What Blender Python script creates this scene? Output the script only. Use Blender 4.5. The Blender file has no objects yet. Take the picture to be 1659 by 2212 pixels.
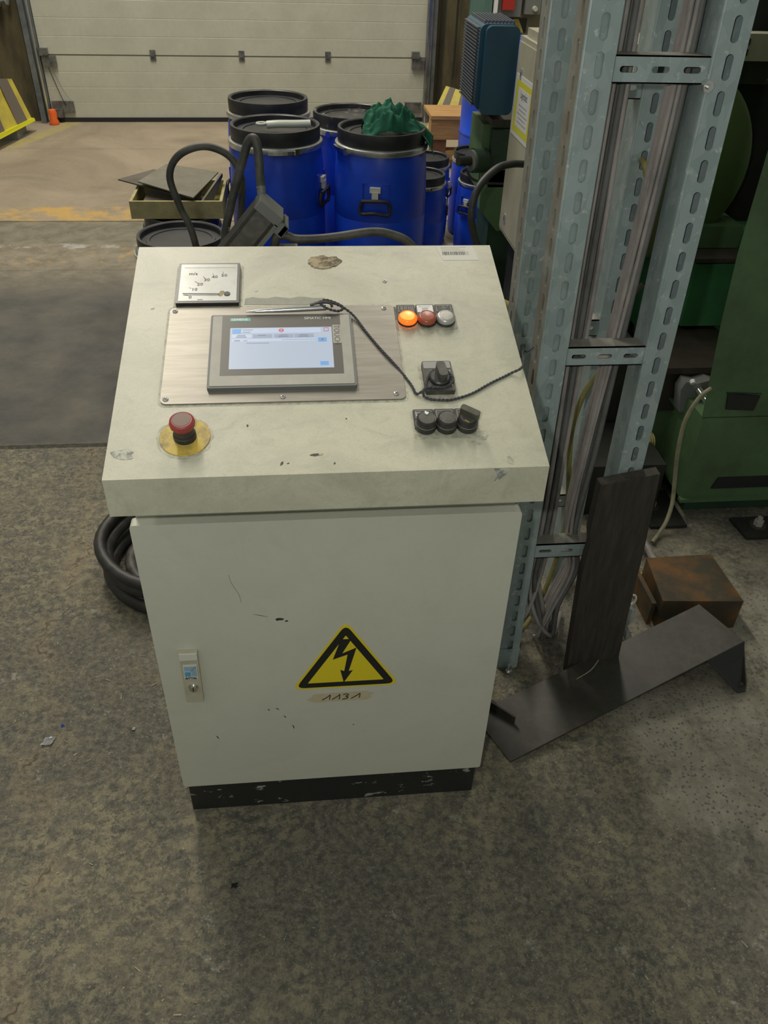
import bpy, bmesh, math, random
from mathutils import Vector, Matrix, noise
random.seed(7)
S = bpy.context.scene
COL = S.collection
PI = math.pi

# ------------------------------------------------------------------ camera
cam_d = bpy.data.cameras.new('camera'); cam = bpy.data.objects.new('camera', cam_d); COL.objects.link(cam)
PIT, YAW, ROL = 0.6519, 0.1179, 0.0352
fw = Vector((math.sin(YAW)*math.cos(PIT), math.cos(YAW)*math.cos(PIT), -math.sin(PIT)))
rt = fw.cross(Vector((0, 0, 1))).normalized(); up = rt.cross(fw)
r2 = rt*math.cos(ROL) + up*math.sin(ROL); u2 = -rt*math.sin(ROL) + up*math.cos(ROL)
cam.matrix_world = Matrix(((r2.x, u2.x, -fw.x, -0.0324), (r2.y, u2.y, -fw.y, -0.9673), (r2.z, u2.z, -fw.z, 1.5124), (0, 0, 0, 1)))
cam_d.sensor_fit = 'VERTICAL'; cam_d.sensor_height = 24; cam_d.lens = 24*1731.4/2212
cam_d.clip_start = 0.02; cam_d.clip_end = 100
S.camera = cam
# ------------------------------------------------------------------ light
S.view_settings.view_transform = 'Standard'; S.view_settings.look = 'None'
S.view_settings.gamma = 1; S.view_settings.use_curve_mapping = False
S.view_settings.exposure = 0.0
w = bpy.data.worlds.new('hall'); S.world = w; w.use_nodes = True
w.node_tree.nodes['Background'].inputs[0].default_value = (0.96, 1.0, 0.90, 1)
w.node_tree.nodes['Background'].inputs[1].default_value = 0.24

def light(name, kind, loc, power, color, size=0.1, size_y=None, rot=(0, 0, 0)):
    d = bpy.data.lights.new(name, kind); d.energy = power; d.color = color
    if kind == 'AREA':
        d.shape = 'RECTANGLE'; d.size = size; d.size_y = size_y or size
    else:
        d.shadow_soft_size = size
    o = bpy.data.objects.new(name, d); COL.objects.link(o); o.location = loc; o.rotation_euler = rot
    return o
# hall lamps under the roof, and the camera's own flash beside the lens
light('hall_lamp', 'AREA', (-1.4, 4.5, 5.5), 275, (1, 0.93, 0.80), 0.4, 5.0)
light('hall_lamp', 'AREA', (1.2, 5.0, 5.5), 105, (1, 0.93, 0.80), 0.4, 3.0)
light('hall_lamp', 'AREA', (-2.5, -1.5, 5.5), 30, (1, 0.96, 0.86), 0.4, 4.0)
light('camera_flash', 'POINT', (-0.115, -0.955, 1.555), 18.5, (1.0, 1.0, 0.93), 0.012)

# ------------------------------------------------------------------ materials
class NT:
    def __init__(s, name):
        s.m = bpy.data.materials.new(name); s.m.use_nodes = True
        s.t = s.m.node_tree; s.b = s.t.nodes['Principled BSDF']
    def n(s, typ, ins=None, **kw):
        nd = s.t.nodes.new(typ)
        for k, v in kw.items(): setattr(nd, k, v)
        for k, v in (ins or {}).items(): s.set(nd.inputs[k], v)
        return nd
    def set(s, sock, v):
        if isinstance(v, bpy.types.NodeSocket): s.t.links.new(v, sock)
        elif isinstance(v, tuple) and len(v) == 3 and sock.type == 'RGBA': sock.default_value = (*v, 1)
        else: sock.default_value = v
    def math(s, op, a, b=0.0, c=None):
        nd = s.n('ShaderNodeMath', operation=op); s.set(nd.inputs[0], a); s.set(nd.inputs[1], b)
        if c is not None: s.set(nd.inputs[2], c)
        return nd.outputs[0]
    def mix(s, f, a, b, mode='MIX'):
        nd = s.n('ShaderNodeMix', data_type='RGBA', blend_type=mode)
        s.set(nd.inputs[0], f); s.set(nd.inputs[6], a); s.set(nd.inputs[7], b)
        return nd.outputs[2]
    def noise(s, scale, detail=4, rough=0.6, vec=None, dist=0.0):
        nd = s.n('ShaderNodeTexNoise', {'Scale': scale, 'Detail': detail, 'Roughness': rough, 'Distortion': dist})
        if vec is not None: s.set(nd.inputs['Vector'], vec)
        return nd.outputs[0]
    def step(s, v, lo, hi, a=0.0, b=1.0):
        nd = s.n('ShaderNodeMapRange', {'From Min': lo, 'From Max': hi, 'To Min': a, 'To Max': b}); s.set(nd.inputs[0], v)
        return nd.outputs[0]
    def pos(s):
        return s.n('ShaderNodeTexCoord').outputs['Object']
    def bump(s, h, strength=0.3, dist=0.002):
        nd = s.n('ShaderNodeBump', {'Strength': strength, 'Distance': dist, 'Height': h}); s.t.links.new(nd.outputs[0], s.b.inputs['Normal'])
    def out(s, col, rough=0.5, metal=0.0):
        s.set(s.b.inputs['Base Color'], col); s.set(s.b.inputs['Roughness'], rough); s.set(s.b.inputs['Metallic'], metal)
        return s.m

def sr(r, g, b):
    f = lambda c: (c/255/12.92) if c <= 10 else ((c/255+0.055)/1.055)**2.4
    return (f(r), f(g), f(b))

def simple(name, c, rough=0.5, metal=0.0, c2=None, scale=20, amt=(0.4, 0.7), bump=0.0, bscale=None, stretch=None, spec=None, fine=0.0):
    t = NT(name); p = t.pos()
    if stretch:
        mp = t.n('ShaderNodeMapping', {'Scale': stretch}); t.set(mp.inputs[0], p); p = mp.outputs[0]
    col = c
    if c2:
        col = t.mix(t.step(t.noise(scale, 6, 0.65, p), *amt), c, c2)
    if fine:
        col = t.mix(t.step(t.noise(scale*9, 3, 0.7, p), 0.35, 0.7, 0.0, fine), col, tuple(x*0.45 for x in c))
    if bump: t.bump(t.noise(bscale or scale*4, 4, 0.6, p), bump)
    if spec is not None: t.b.inputs['Specular IOR Level'].default_value = spec
    return t.out(col, rough, metal)

def paint(name, c, dirt, k=0.35, rough=0.42):
    t = NT(name); p = t.pos()
    col = t.mix(t.step(t.noise(7, 8, 0.7, p, 0.6), 0.42, 0.70, 0, k), c, dirt)
    mp = t.n('ShaderNodeMapping', {'Scale': (1, 2.2, 1), 'Rotation': (0, 0, 0.5)}); t.set(mp.inputs[0], p)
    col = t.mix(t.step(t.noise(16, 7, 0.75, mp.outputs[0], 1.2), 0.52, 0.72, 0, k*0.8), col, dirt)
    col = t.mix(t.step(t.noise(260, 3, 0.8, p), 0.50, 0.75, 0, k*0.6), col, dirt)
    col = t.mix(t.step(t.noise(2.2, 3, 0.5, p), 0.4, 0.7, 0, 0.16), col, tuple(x*1.15 for x in c))
    col = t.mix(t.step(t.noise(90, 4, 0.75, p), 0.60, 0.78, 0, 0.22), col, dirt)
    t.bump(t.noise(420, 3, 0.6, p), 0.16, 0.0008)
    return t.out(col, rough)

MT = {}
MT['cream'] = paint('cream_paint', (0.51, 0.50, 0.385), (0.25, 0.25, 0.195), 0.50)
MT['cream_door'] = paint('cream_paint_door', (0.57, 0.57, 0.48), (0.45, 0.45, 0.38), 0.3)
MT['plinth'] = simple('black_plinth', (0.018, 0.019, 0.018), 0.5, c2=(0.30, 0.30, 0.28), scale=24, amt=(0.625, 0.65), stretch=(1, 1, 2.0))
MT['black'] = simple('black_plastic', (0.020, 0.020, 0.019), 0.42, c2=(0.045, 0.043, 0.038), scale=40)
MT['black_dusty'] = simple('dusty_black_plastic', (0.055, 0.053, 0.046), 0.55, c2=(0.11, 0.105, 0.09), scale=60)
MT['olive_grip'] = simple('olive_black_grip', (0.075, 0.075, 0.045), 0.45, c2=(0.045, 0.044, 0.036), scale=80)
MT['rubber'] = simple('black_rubber', (0.016, 0.016, 0.015), 0.5, c2=(0.04, 0.038, 0.034), scale=18)
MT['hose'] = simple('grey_black_hose', (0.028, 0.028, 0.025), 0.55, c2=(0.085, 0.082, 0.068), scale=22)
MT['lid'] = simple('black_lid', (0.016, 0.017, 0.020), 0.42, c2=(0.032, 0.034, 0.036), scale=12)
MT['blue'] = simple('blue_polyethylene', (0.010, 0.070, 0.62), 0.36, c2=(0.008, 0.045, 0.48), scale=5)
MT['steel'] = simple('brushed_steel', (0.215, 0.20, 0.17), 0.40, 0.5, c2=(0.28, 0.265, 0.23), scale=9, stretch=(1, 14, 14))
MT['zinc_band'] = simple('zinc_band', (0.62, 0.64, 0.62), 0.3, 0.9, c2=(0.42, 0.43, 0.42), scale=14)
MT['chrome'] = simple('chrome', (0.7, 0.7, 0.68), 0.2, 1.0)
MT['hmi'] = simple('grey_plastic_frame', (0.32, 0.31, 0.27), 0.45, c2=(0.37, 0.355, 0.31), scale=30)
MT['hmi_side'] = simple('dark_grey_plastic', (0.13, 0.14, 0.13), 0.5)
MT['hmi_dark'] = simple('dark_bezel_film', (0.075, 0.068, 0.055), 0.4)
MT['white'] = simple('white_print', (0.75, 0.76, 0.74), 0.5)
MT['ink'] = simple('black_ink', (0.015, 0.015, 0.015), 0.5)
MT['greyink'] = simple('grey_print', (0.30, 0.30, 0.28), 0.5)
MT['teal'] = simple('teal_badge', (0.10, 0.42, 0.36), 0.5)
MT['dial'] = simple('white_dial', (0.66, 0.67, 0.64), 0.25, c2=(0.55, 0.55, 0.48), scale=25)
MT['brown_spot'] = simple('brown_spot', (0.36, 0.27, 0.14), 0.6, c2=(0.15, 0.10, 0.05), scale=80)
MT['rust_patch'] = simple('torn_glue_patch', (0.40, 0.33, 0.20), 0.75, c2=(0.11, 0.085, 0.05), scale=55, amt=(0.45, 0.58), bump=0.5)
MT['smear'] = simple('grey_smear', (0.23, 0.235, 0.185), 0.5, c2=(0.29, 0.29, 0.23), scale=60)
MT['faint'] = simple('faint_smudge', (0.30, 0.295, 0.23), 0.5, c2=(0.47, 0.46, 0.355), scale=110, amt=(0.38, 0.60))
MT['scuff'] = simple('dark_scuff', (0.22, 0.22, 0.21), 0.6, c2=(0.50, 0.50, 0.41), scale=130, amt=(0.44, 0.58))
MT['chip'] = simple('bare_chip', (0.05, 0.045, 0.04), 0.6)
MT['yellow_old'] = simple('worn_yellow_plate', (0.55, 0.40, 0.06), 0.5, c2=(0.22, 0.16, 0.07), scale=45, amt=(0.45, 0.68))
MT['red_knob'] = simple('dull_red_plastic', (0.35, 0.045, 0.045), 0.4, c2=(0.20, 0.04, 0.035), scale=60)
MT['red_top'] = simple('dusty_red_top', (0.21, 0.14, 0.115), 0.55)
MT['red_lens'] = simple('unlit_red_lens', (0.36, 0.075, 0.035), 0.3, c2=(0.30, 0.10, 0.06), scale=60)
MT['silver'] = simple('silver_button', (0.48, 0.48, 0.47), 0.35, 0.5)
MT['silver_top'] = simple('smudged_silver_top', (0.50, 0.48, 0.44), 0.5, 0.2, c2=(0.36, 0.33, 0.30), scale=120)
MT['sign_y'] = simple('sign_yellow', (0.74, 0.60, 0.02), 0.45)
MT['tape'] = simple('masking_tape', (0.52, 0.46, 0.30), 0.7, c2=(0.46, 0.40, 0.26), scale=60)
MT['lockp'] = simple('beige_lock_plate', (0.46, 0.44, 0.32), 0.5, c2=(0.40, 0.38, 0.27), scale=50)
MT['logo_blue'] = simple('blue_logo', (0.10, 0.33, 0.52), 0.5)
MT['paper'] = simple('label_paper', (0.62, 0.62, 0.55), 0.6)
MT['galv'] = None
MT['cable'] = simple('grey_cable', (0.36, 0.33, 0.31), 0.6, c2=(0.19, 0.175, 0.165), scale=14, stretch=(1, 1, 0.6))
MT['cable_d'] = simple('dark_grey_cable', (0.15, 0.15, 0.145), 0.6, c2=(0.09, 0.09, 0.085), scale=14)
MT['cable_p'] = simple('pale_conduit', (0.27, 0.26, 0.16), 0.6, c2=(0.17, 0.16, 0.10), scale=30)
MT['cable_y'] = simple('yellow_olive_cable', (0.30, 0.27, 0.08), 0.55, c2=(0.16, 0.15, 0.07), scale=20)
MT['green'] = simple('machine_green', (0.095, 0.180, 0.080), 0.42, c2=(0.065, 0.105, 0.048), scale=5, amt=(0.35, 0.7), fine=0.25)
MT['wheel'] = simple('olive_wheel_guard', (0.085, 0.145, 0.045), 0.5, c2=(0.16, 0.14, 0.075), scale=3.5)
MT['green_b'] = simple('machine_green_bright', (0.060, 0.220, 0.085), 0.4, c2=(0.04, 0.13, 0.05), scale=5)
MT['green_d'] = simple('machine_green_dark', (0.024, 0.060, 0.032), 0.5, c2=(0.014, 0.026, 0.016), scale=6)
MT['dark'] = simple('oily_black_steel', (0.012, 0.013, 0.011), 0.6, c2=(0.024, 0.024, 0.018), scale=9)
MT['brown_steel'] = simple('oily_brown_steel', (0.050, 0.040, 0.030), 0.5, c2=(0.03, 0.026, 0.02), scale=16)
MT['plank'] = simple('oily_wood', (0.030, 0.026, 0.020), 0.65, c2=(0.055, 0.047, 0.036), scale=14, stretch=(6, 6, 0.7), bump=0.35, bscale=60)
MT['sheet'] = simple('black_sheet_steel', (0.040, 0.038, 0.030), 0.42, 0.15, c2=(0.075, 0.072, 0.058), scale=7, fine=0.35)
MT['block'] = simple('oiled_wood_block', (0.13, 0.062, 0.018), 0.5, c2=(0.040, 0.034, 0.020), scale=9, amt=(0.36, 0.58), bump=0.3)
MT['timber'] = simple('pallet_timber', (0.46, 0.27, 0.10), 0.65, c2=(0.30, 0.16, 0.06), scale=10, stretch=(0.6, 6, 6), bump=0.2)
MT['timber_d'] = simple('dark_pallet_timber', (0.20, 0.09, 0.035), 0.65, c2=(0.12, 0.05, 0.02), scale=12)
MT['cab'] = simple('grey_cabinet', (0.38, 0.37, 0.29), 0.5, c2=(0.30, 0.28, 0.20), scale=9, stretch=(1, 1, 0.35))
MT['motor'] = simple('blue_green_motor_paint', (0.010, 0.065, 0.115), 0.38, c2=(0.012, 0.05, 0.085), scale=12)
MT['motor_fin'] = simple('dusty_motor_fins', (0.075, 0.085, 0.11), 0.5)
MT['tray'] = simple('yellowed_tray', (0.40, 0.35, 0.15), 0.55, c2=(0.25, 0.21, 0.09), scale=14, fine=0.3)
MT['scrap'] = simple('dull_scrap_plate', (0.15, 0.145, 0.11), 0.45, 0.3, c2=(0.11, 0.10, 0.075), scale=14)
MT['scrap2'] = simple('brown_scrap_plate', (0.085, 0.07, 0.05), 0.55, 0.2, c2=(0.05, 0.04, 0.03), scale=14)
MT['gate'] = simple('gate_panel_white', (0.53, 0.53, 0.43), 0.5, c2=(0.46, 0.46, 0.37), scale=4, fine=0.12)
MT['gate_line'] = simple('gate_gap', (0.20, 0.20, 0.16), 0.6)
MT['gate_hw'] = simple('gate_hardware', (0.22, 0.22, 0.21), 0.4, 0.5, c2=(0.07, 0.07, 0.065), scale=16)
MT['track'] = simple('gate_track', (0.21, 0.23, 0.24), 0.4, 0.5, c2=(0.12, 0.13, 0.13), scale=9)
MT['seal'] = simple('rubber_seal', (0.016, 0.014, 0.016), 0.6)
MT['wallm'] = simple('dirty_olive_wall', (0.115, 0.095, 0.045), 0.8, c2=(0.045, 0.036, 0.020), scale=4, bump=0.4, fine=0.3, stretch=(2.5, 1, 0.7))
MT['wallb'] = simple('beige_wall_panel', (0.20, 0.185, 0.115), 0.75, c2=(0.13, 0.115, 0.07), scale=4, fine=0.2)
MT['pillar_g'] = simple('teal_green_pillar', (0.105, 0.20, 0.165), 0.6, c2=(0.07, 0.14, 0.115), scale=5, stretch=(2, 2, 0.5))
MT['guard_y'] = simple('yellow_guard', (0.50, 0.42, 0.05), 0.6, c2=(0.33, 0.27, 0.08), scale=8)
MT['guard_yb'] = simple('bright_yellow_guard', (0.62, 0.60, 0.01), 0.5)
MT['guard_g'] = simple('grey_guard_stripe', (0.13, 0.11, 0.09), 0.7)
MT['orange'] = simple('orange_plastic', (0.75, 0.13, 0.02), 0.4)
MT['red_sw'] = simple('red_switch', (0.40, 0.03, 0.02), 0.4)
MT['box_g'] = simple('grey_box', (0.17, 0.18, 0.17), 0.5)
MT['rag'] = simple('green_cloth', (0.004, 0.105, 0.055), 0.85, c2=(0.003, 0.065, 0.038), scale=30)
MT['film'] = simple('white_translucent_plastic', (0.42, 0.45, 0.41), 0.4)
MT['lid_film'] = simple('film_smeared_lid', (0.03, 0.03, 0.032), 0.35, c2=(0.28, 0.27, 0.25), scale=14, amt=(0.55, 0.75))
MT['foil'] = simple('silver_foil', (0.6, 0.6, 0.6), 0.35, 0.6)
MT['cord'] = simple('grey_black_cord', (0.040, 0.042, 0.048), 0.8, c2=(0.09, 0.09, 0.095), scale=300)
MT['sign_paper'] = simple('laminated_sign', (0.62, 0.63, 0.64), 0.35)
MT['sign_lime'] = simple('sign_lime_border', (0.58, 0.56, 0.05), 0.4)
MT['straw'] = simple('pale_debris', (0.40, 0.37, 0.26), 0.8, c2=(0.24, 0.2, 0.12), scale=40)
MT['glassy'] = simple('gauge_edge', (0.035, 0.033, 0.03), 0.35)

t = NT('lit_orange_lens')
t.set(t.b.inputs['Emission Color'], (1.0, 0.16, 0.01, 1)); t.b.inputs['Emission Strength'].default_value = 0.95
MT['lit'] = t.out((0.9, 0.16, 0.02), 0.25)
t = NT('lit_orange_core')
t.set(t.b.inputs['Emission Color'], (1.0, 0.30, 0.03, 1)); t.b.inputs['Emission Strength'].default_value = 1.3
MT['lit2'] = t.out((0.9, 0.25, 0.05), 0.3)
t = NT('lit_screen')
t.set(t.b.inputs['Emission Color'], (0.42, 0.52, 0.70, 1)); t.b.inputs['Emission Strength'].default_value = 0.42
MT['screen'] = t.out((0.30, 0.34, 0.40), 0.3)
def lit(name, c, s=0.5):
    t = NT(name); t.set(t.b.inputs['Emission Color'], (*c, 1)); t.b.inputs['Emission Strength'].default_value = s
    return t.out(tuple(x*0.5 for x in c), 0.3)
MT['scr_blue'] = lit('screen_blue', (0.16, 0.40, 0.80)); MT['scr_red'] = lit('screen_red', (0.60, 0.16, 0.22))
MT['scr_grey'] = lit('screen_grey', (0.34, 0.40, 0.52)); MT['scr_dark'] = lit('screen_text', (0.24, 0.26, 0.34)); MT['scr_white'] = lit('screen_white', (0.55, 0.64, 0.82))

# galvanised steel with spangle and dirt
t = NT('galvanised_steel'); p = t.pos()
vo = t.n('ShaderNodeTexVoronoi', {'Scale': 55.0, 'Randomness': 1.0}); mp = t.n('ShaderNodeMapping', {'Scale': (1, 1, 0.6)})
t.set(mp.inputs[0], p); t.set(vo.inputs['Vector'], mp.outputs[0])
col = t.mix(t.step(t.n('ShaderNodeSeparateColor', {0: vo.outputs['Color']}).outputs[0], 0, 1, 0, 0.55), (0.28, 0.355, 0.355), (0.42, 0.49, 0.49))
col = t.mix(t.step(t.noise(9, 6, 0.7, p), 0.5, 0.8, 0, 0.45), col, (0.26, 0.26, 0.225))
col = t.mix(t.step(t.noise(70, 4, 0.7, p), 0.60, 0.68, 0, 0.6), col, (0.60, 0.66, 0.66))
MT['galv'] = t.out(col, 0.42, 0.15)
MT['slot_shade'] = simple('slot_edge_shade', (0.05, 0.055, 0.05), 0.6)  # dark inner slot walls paint in the gap shadow round each slot
MT['galv_d'] = simple('dusty_galvanised', (0.20, 0.185, 0.15), 0.6, 0.15, c2=(0.29, 0.30, 0.27), scale=16)

# floor: trodden concrete, painted stripes, worn zones
t = NT('hall_floor'); p = t.n('ShaderNodeNewGeometry').outputs['Position']
sx = t.n('ShaderNodeSeparateXYZ', {0: p}); X, Y = sx.outputs[0], sx.outputs[1]
n_big = t.noise(1.7, 7, 0.62, p); n_mid = t.noise(9, 8, 0.7, p, 0.4); n_fine = t.noise(70, 6, 0.75, p); n_grit = t.noise(260, 3, 0.7, p)
near = t.mix(t.step(n_mid, 0.40, 0.66), (0.060, 0.060, 0.049), (0.170, 0.150, 0.104))
near = t.mix(t.step(n_big, 0.42, 0.66, 0, 0.75), near, (0.058, 0.057, 0.048))
near = t.mix(t.step(n_fine, 0.42, 0.70, 0, 0.8), near, (0.24, 0.215, 0.155))
near = t.mix(t.step(t.noise(16, 5, 0.75, p), 0.66, 0.72, 0, 0.55), near, (0.34, 0.34, 0.30))
near = t.mix(t.math('MULTIPLY', t.step(t.noise(38, 7, 0.8, p, 0.3), 0.49, 0.56, 0, 0.85), t.step(n_big, 0.62, 0.45)), near, (0.27, 0.24, 0.15))
near = t.mix(t.math('MULTIPLY', t.step(t.noise(55, 5, 0.75, p, 0.3), 0.52, 0.60, 0, 0.60), t.step(t.noise(2.6, 3, 0.5, p), 0.40, 0.52)), near, (0.040, 0.042, 0.038))
near = t.mix(t.step(t.noise(11, 8, 0.85, p), 0.60, 0.64, 0, 0.6), near, (0.36, 0.36, 0.31))
near = t.mix(t.step(t.noise(130, 4, 0.8, p), 0.62, 0.66, 0, 0.8), near, (0.42, 0.40, 0.33))
near = t.mix(t.step(n_grit, 0.30, 0.45, 0.55, 0), near, (0.03, 0.03, 0.026))
near = t.mix(t.step(n_grit, 0.58, 0.72, 0, 0.4), near, (0.28, 0.26, 0.20))
# exposed aggregate on the right
vo = t.n('ShaderNodeTexVoronoi', {'Scale': 95.0}); t.set(vo.inputs['Vector'], p)
agg = t.mix(t.step(t.math('ADD', vo.outputs['Distance'], t.math('MULTIPLY', n_fine, 0.25)), 0.32, 0.48), (0.085, 0.085, 0.085), (0.36, 0.335, 0.26))
agg = t.mix(t.step(n_grit, 0.42, 0.60, 0, 0.45), agg, (0.20, 0.19, 0.15))
agg = t.mix(t.step(n_mid, 0.45, 0.65, 0, 0.6), agg, (0.15, 0.14, 0.11))
edge = t.math('ADD', t.math('MULTIPLY', X, 0.93), t.math('MULTIPLY', Y, 0.22))
edge = t.math('ADD', edge, t.math('MULTIPLY', t.math('SUBTRACT', t.noise(5, 6, 0.7, p), 0.5), 0.40))
a_f = t.math('MULTIPLY', t.step(edge, 0.62, 0.70), t.step(t.noise(4.5, 6, 0.7, p), 0.38, 0.56))
near = t.mix(t.math('MULTIPLY', a_f, t.step(Y, 0.85, 0.55, 0, 0.85)), near, agg)
# long brown crack on the left with straw dust in it
cx = t.math('ADD', X, t.math('MULTIPLY', t.math('SUBTRACT', t.noise(3.2, 5, 0.7, p), 0.5), 0.42))
line = t.math('ABSOLUTE', t.math('SUBTRACT', cx, t.math('SUBTRACT', -0.60, t.math('MULTIPLY', Y, 0.12))))
ck = t.math('MULTIPLY', t.step(line, 0.045, 0.0), t.step(n_mid, 0.40, 0.56))
near = t.mix(t.math('MULTIPLY', t.math('MULTIPLY', ck, t.step(n_fine, 0.35, 0.6)), 0.7), near, (0.29, 0.225, 0.14))
near = t.mix(t.math('MULTIPLY', t.step(line, 0.008, 0.0), t.step(n_mid, 0.5, 0.58, 0, 0.8)), near, (0.04, 0.035, 0.02))
# zones away from the camera
wob = t.math('MULTIPLY', t.math('SUBTRACT', n_mid, 0.5), 0.12)
Yw = t.math('ADD', Y, wob)
dark2 = t.mix(t.step(t.noise(5, 6, 0.65, p), 0.35, 0.7), (0.068, 0.067, 0.062), (0.125, 0.115, 0.092))
c = t.mix(t.step(Y, 1.43, 1.46), near, dark2)
c = t.mix(t.step(Yw, 2.7, 3.15), c, t.mix(t.step(n_mid, 0.4, 0.62), (0.17, 0.145, 0.10), (0.27, 0.235, 0.175)))
c = t.mix(t.step(Yw, 3.44, 3.50), c, t.mix(t.step(n_mid, 0.4, 0.6), (0.13, 0.12, 0.080), (0.21, 0.19, 0.135)))
far = t.mix(t.step(t.noise(1.3, 6, 0.6, p, 1.0), 0.38, 0.66), (0.31, 0.25, 0.175), (0.19, 0.155, 0.105))
far = t.mix(t.step(n_fine, 0.4, 0.7, 0, 0.3), far, (0.36, 0.31, 0.24))
c = t.mix(t.step(Y, 3.84, 3.85), c, far)
yel = t.math('MULTIPLY', t.math('MULTIPLY', t.step(Yw, 3.84, 3.87), t.step(Yw, 4.12, 4.08)), t.step(t.noise(6, 7, 0.75, p), 0.42, 0.56))
c = t.mix(t.math('MULTIPLY', yel, t.step(X, 0.2, -1.0, 0.0, 0.85)), c, (0.50, 0.31, 0.075))
yel2 = t.math('MULTIPLY', t.math('MULTIPLY', t.step(Yw, 3.14, 3.18), t.step(Yw, 3.40, 3.36)), t.step(t.noise(8, 7, 0.75, p), 0.55, 0.62))
c = t.mix(t.math('MULTIPLY', yel2, 0.7), c, (0.42, 0.27, 0.10))
wl = t.math('MULTIPLY', t.math('MULTIPLY', t.step(Yw, 3.38, 3.40), t.step(Yw, 3.46, 3.44)), t.step(t.noise(7, 6, 0.7, p), 0.50, 0.58))
c = t.mix(t.math('MULTIPLY', wl, 0.7), c, (0.42, 0.42, 0.40))
# dull yellow line running to the gate jamb
ll = t.math('ABSOLUTE', t.math('SUBTRACT', t.math('SUBTRACT', X, -2.05), t.math('MULTIPLY', t.math('SUBTRACT', Y, 5.7), 0.345)))
c = t.mix(t.math('MULTIPLY', t.math('MULTIPLY', t.step(ll, 0.075, 0.06), t.step(Y, 5.45, 5.55)), t.step(n_mid, 0.35, 0.6, 0.2, 0.75)), c, (0.36, 0.30, 0.09))
t.bump(t.math('ADD', t.math('MULTIPLY', n_fine, 0.6), t.math('ADD', t.math('MULTIPLY', n_grit, 0.5), t.math('MULTIPLY', n_mid, 1.2))), 0.75, 0.006)
MT['floor'] = t.out(c, t.step(n_mid, 0.3, 0.7, 0.55, 0.85))

# ------------------------------------------------------------------ helpers
def thing(name, label, cat, loc=(0, 0, 0), group=None, kind=None):
    o = bpy.data.objects.new(name, None); COL.objects.link(o); o.location = loc; o.empty_display_size = 0.05
    o['label'] = label; o['category'] = cat
    if group: o['group'] = group
    return o
def tag(o, label, cat, group=None):
    o['label'] = label; o['category'] = cat
    if group: o['group'] = group
    return o
def obj(name, bm, m, parent=None, bevel=0.0, seg=1, smooth=35, world=True, label=None, kind=None):
    if bevel:
        es = [e for e in bm.edges if len(e.link_faces) == 2 and e.calc_face_angle(0) > 0.6]
        bmesh.ops.bevel(bm, geom=es, offset=bevel, segments=seg, affect='EDGES', profile=0.6, clamp_overlap=True)
    bmesh.ops.recalc_face_normals(bm, faces=bm.faces[:])
    me = bpy.data.meshes.new(name); bm.to_mesh(me); bm.free()
    return objm(name, me, m, parent, smooth, world, label, kind)
def objm(name, me, m, parent=None, smooth=35, world=True, label=None, kind=None):
    me.materials.clear()
    for q_ in (m if isinstance(m, tuple) else (m,)): me.materials.append(MT[q_])
    if smooth:
        me.shade_smooth(); me.set_sharp_from_angle(angle=math.radians(smooth))
    o = bpy.data.objects.new(name, me); COL.objects.link(o)
    if parent:
        o.parent = parent
        if world:
            off = Vector((0, 0, 0)); q = parent
            while q: off += Vector(q.location); q = q.parent
            o.location = -off
    if label: o['label'] = label
    if kind: o['kind'] = kind
    return o
def struct(name, bm, m, parent=None, **k):
    o = obj(name, bm, m, parent, **k)
    if not parent: o['kind'] = 'structure'
    return o
NB = bmesh.new
IDF = lambda x, y, z: (x, y, z)
def box(bm, x0, x1, y0, y1, z0, z1, F=IDF):
    v = [bm.verts.new(F(x, y, z)) for z in (z0, z1) for y in (y0, y1) for x in (x0, x1)]
    for f in ((0, 2, 3, 1), (4, 5, 7, 6), (0, 1, 5, 4), (2, 6, 7, 3), (0, 4, 6, 2), (1, 3, 7, 5)): bm.faces.new([v[i] for i in f])
    return bm
def bx(*a, **k): return box(NB(), *a, **k)
def prism(bm, pts, a, b, F):
    """pts 2-D, extruded from a to b; F(u,v,w) -> world"""
    lo = [bm.verts.new(F(u, v, a)) for u, v in pts]; hi = [bm.verts.new(F(u, v, b)) for u, v in pts]
    n = len(pts)
    bm.faces.new(lo[::-1]); bm.faces.new(hi)
    for i in range(n): bm.faces.new((lo[i], lo[(i+1) % n], hi[(i+1) % n], hi[i]))
    return bm
def lathe(bm, prof, c=(0, 0, 0), seg=32, F=IDF):
    """prof [(r,z)] round the w axis of frame F at c"""
    rings = []
    for r, z in prof:
        if r < 1e-6: rings.append([bm.verts.new(F(c[0], c[1], c[2]+z))])
        else: rings.append([bm.verts.new(F(c[0]+r*math.cos(2*PI*i/seg), c[1]+r*math.sin(2*PI*i/seg), c[2]+z)) for i in range(seg)])
    for A, B in zip(rings, rings[1:]):
        for i in range(seg):
            j = (i+1) % seg
            if len(A) == 1 and len(B) == 1: continue
            if len(A) == 1: bm.faces.new((A[0], B[j], B[i]))
            elif len(B) == 1: bm.faces.new((A[i], A[j], B[0]))
            else: bm.faces.new((A[i], A[j], B[j], B[i]))
    return bm
def cyl(bm, p0, p1, r0, r1=None, seg=16):
    r1 = r0 if r1 is None else r1
    p0 = Vector(p0); p1 = Vector(p1); d = (p1-p0); L = d.length; d.normalize()
    a = d.orthogonal().normalized(); b = d.cross(a)
    F = lambda x, y, z: p0 + a*x + b*y + d*z
    return lathe(bm, [(0, 0), (r0, 0), (r1, L), (0, L)], seg=seg, F=F)
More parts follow.
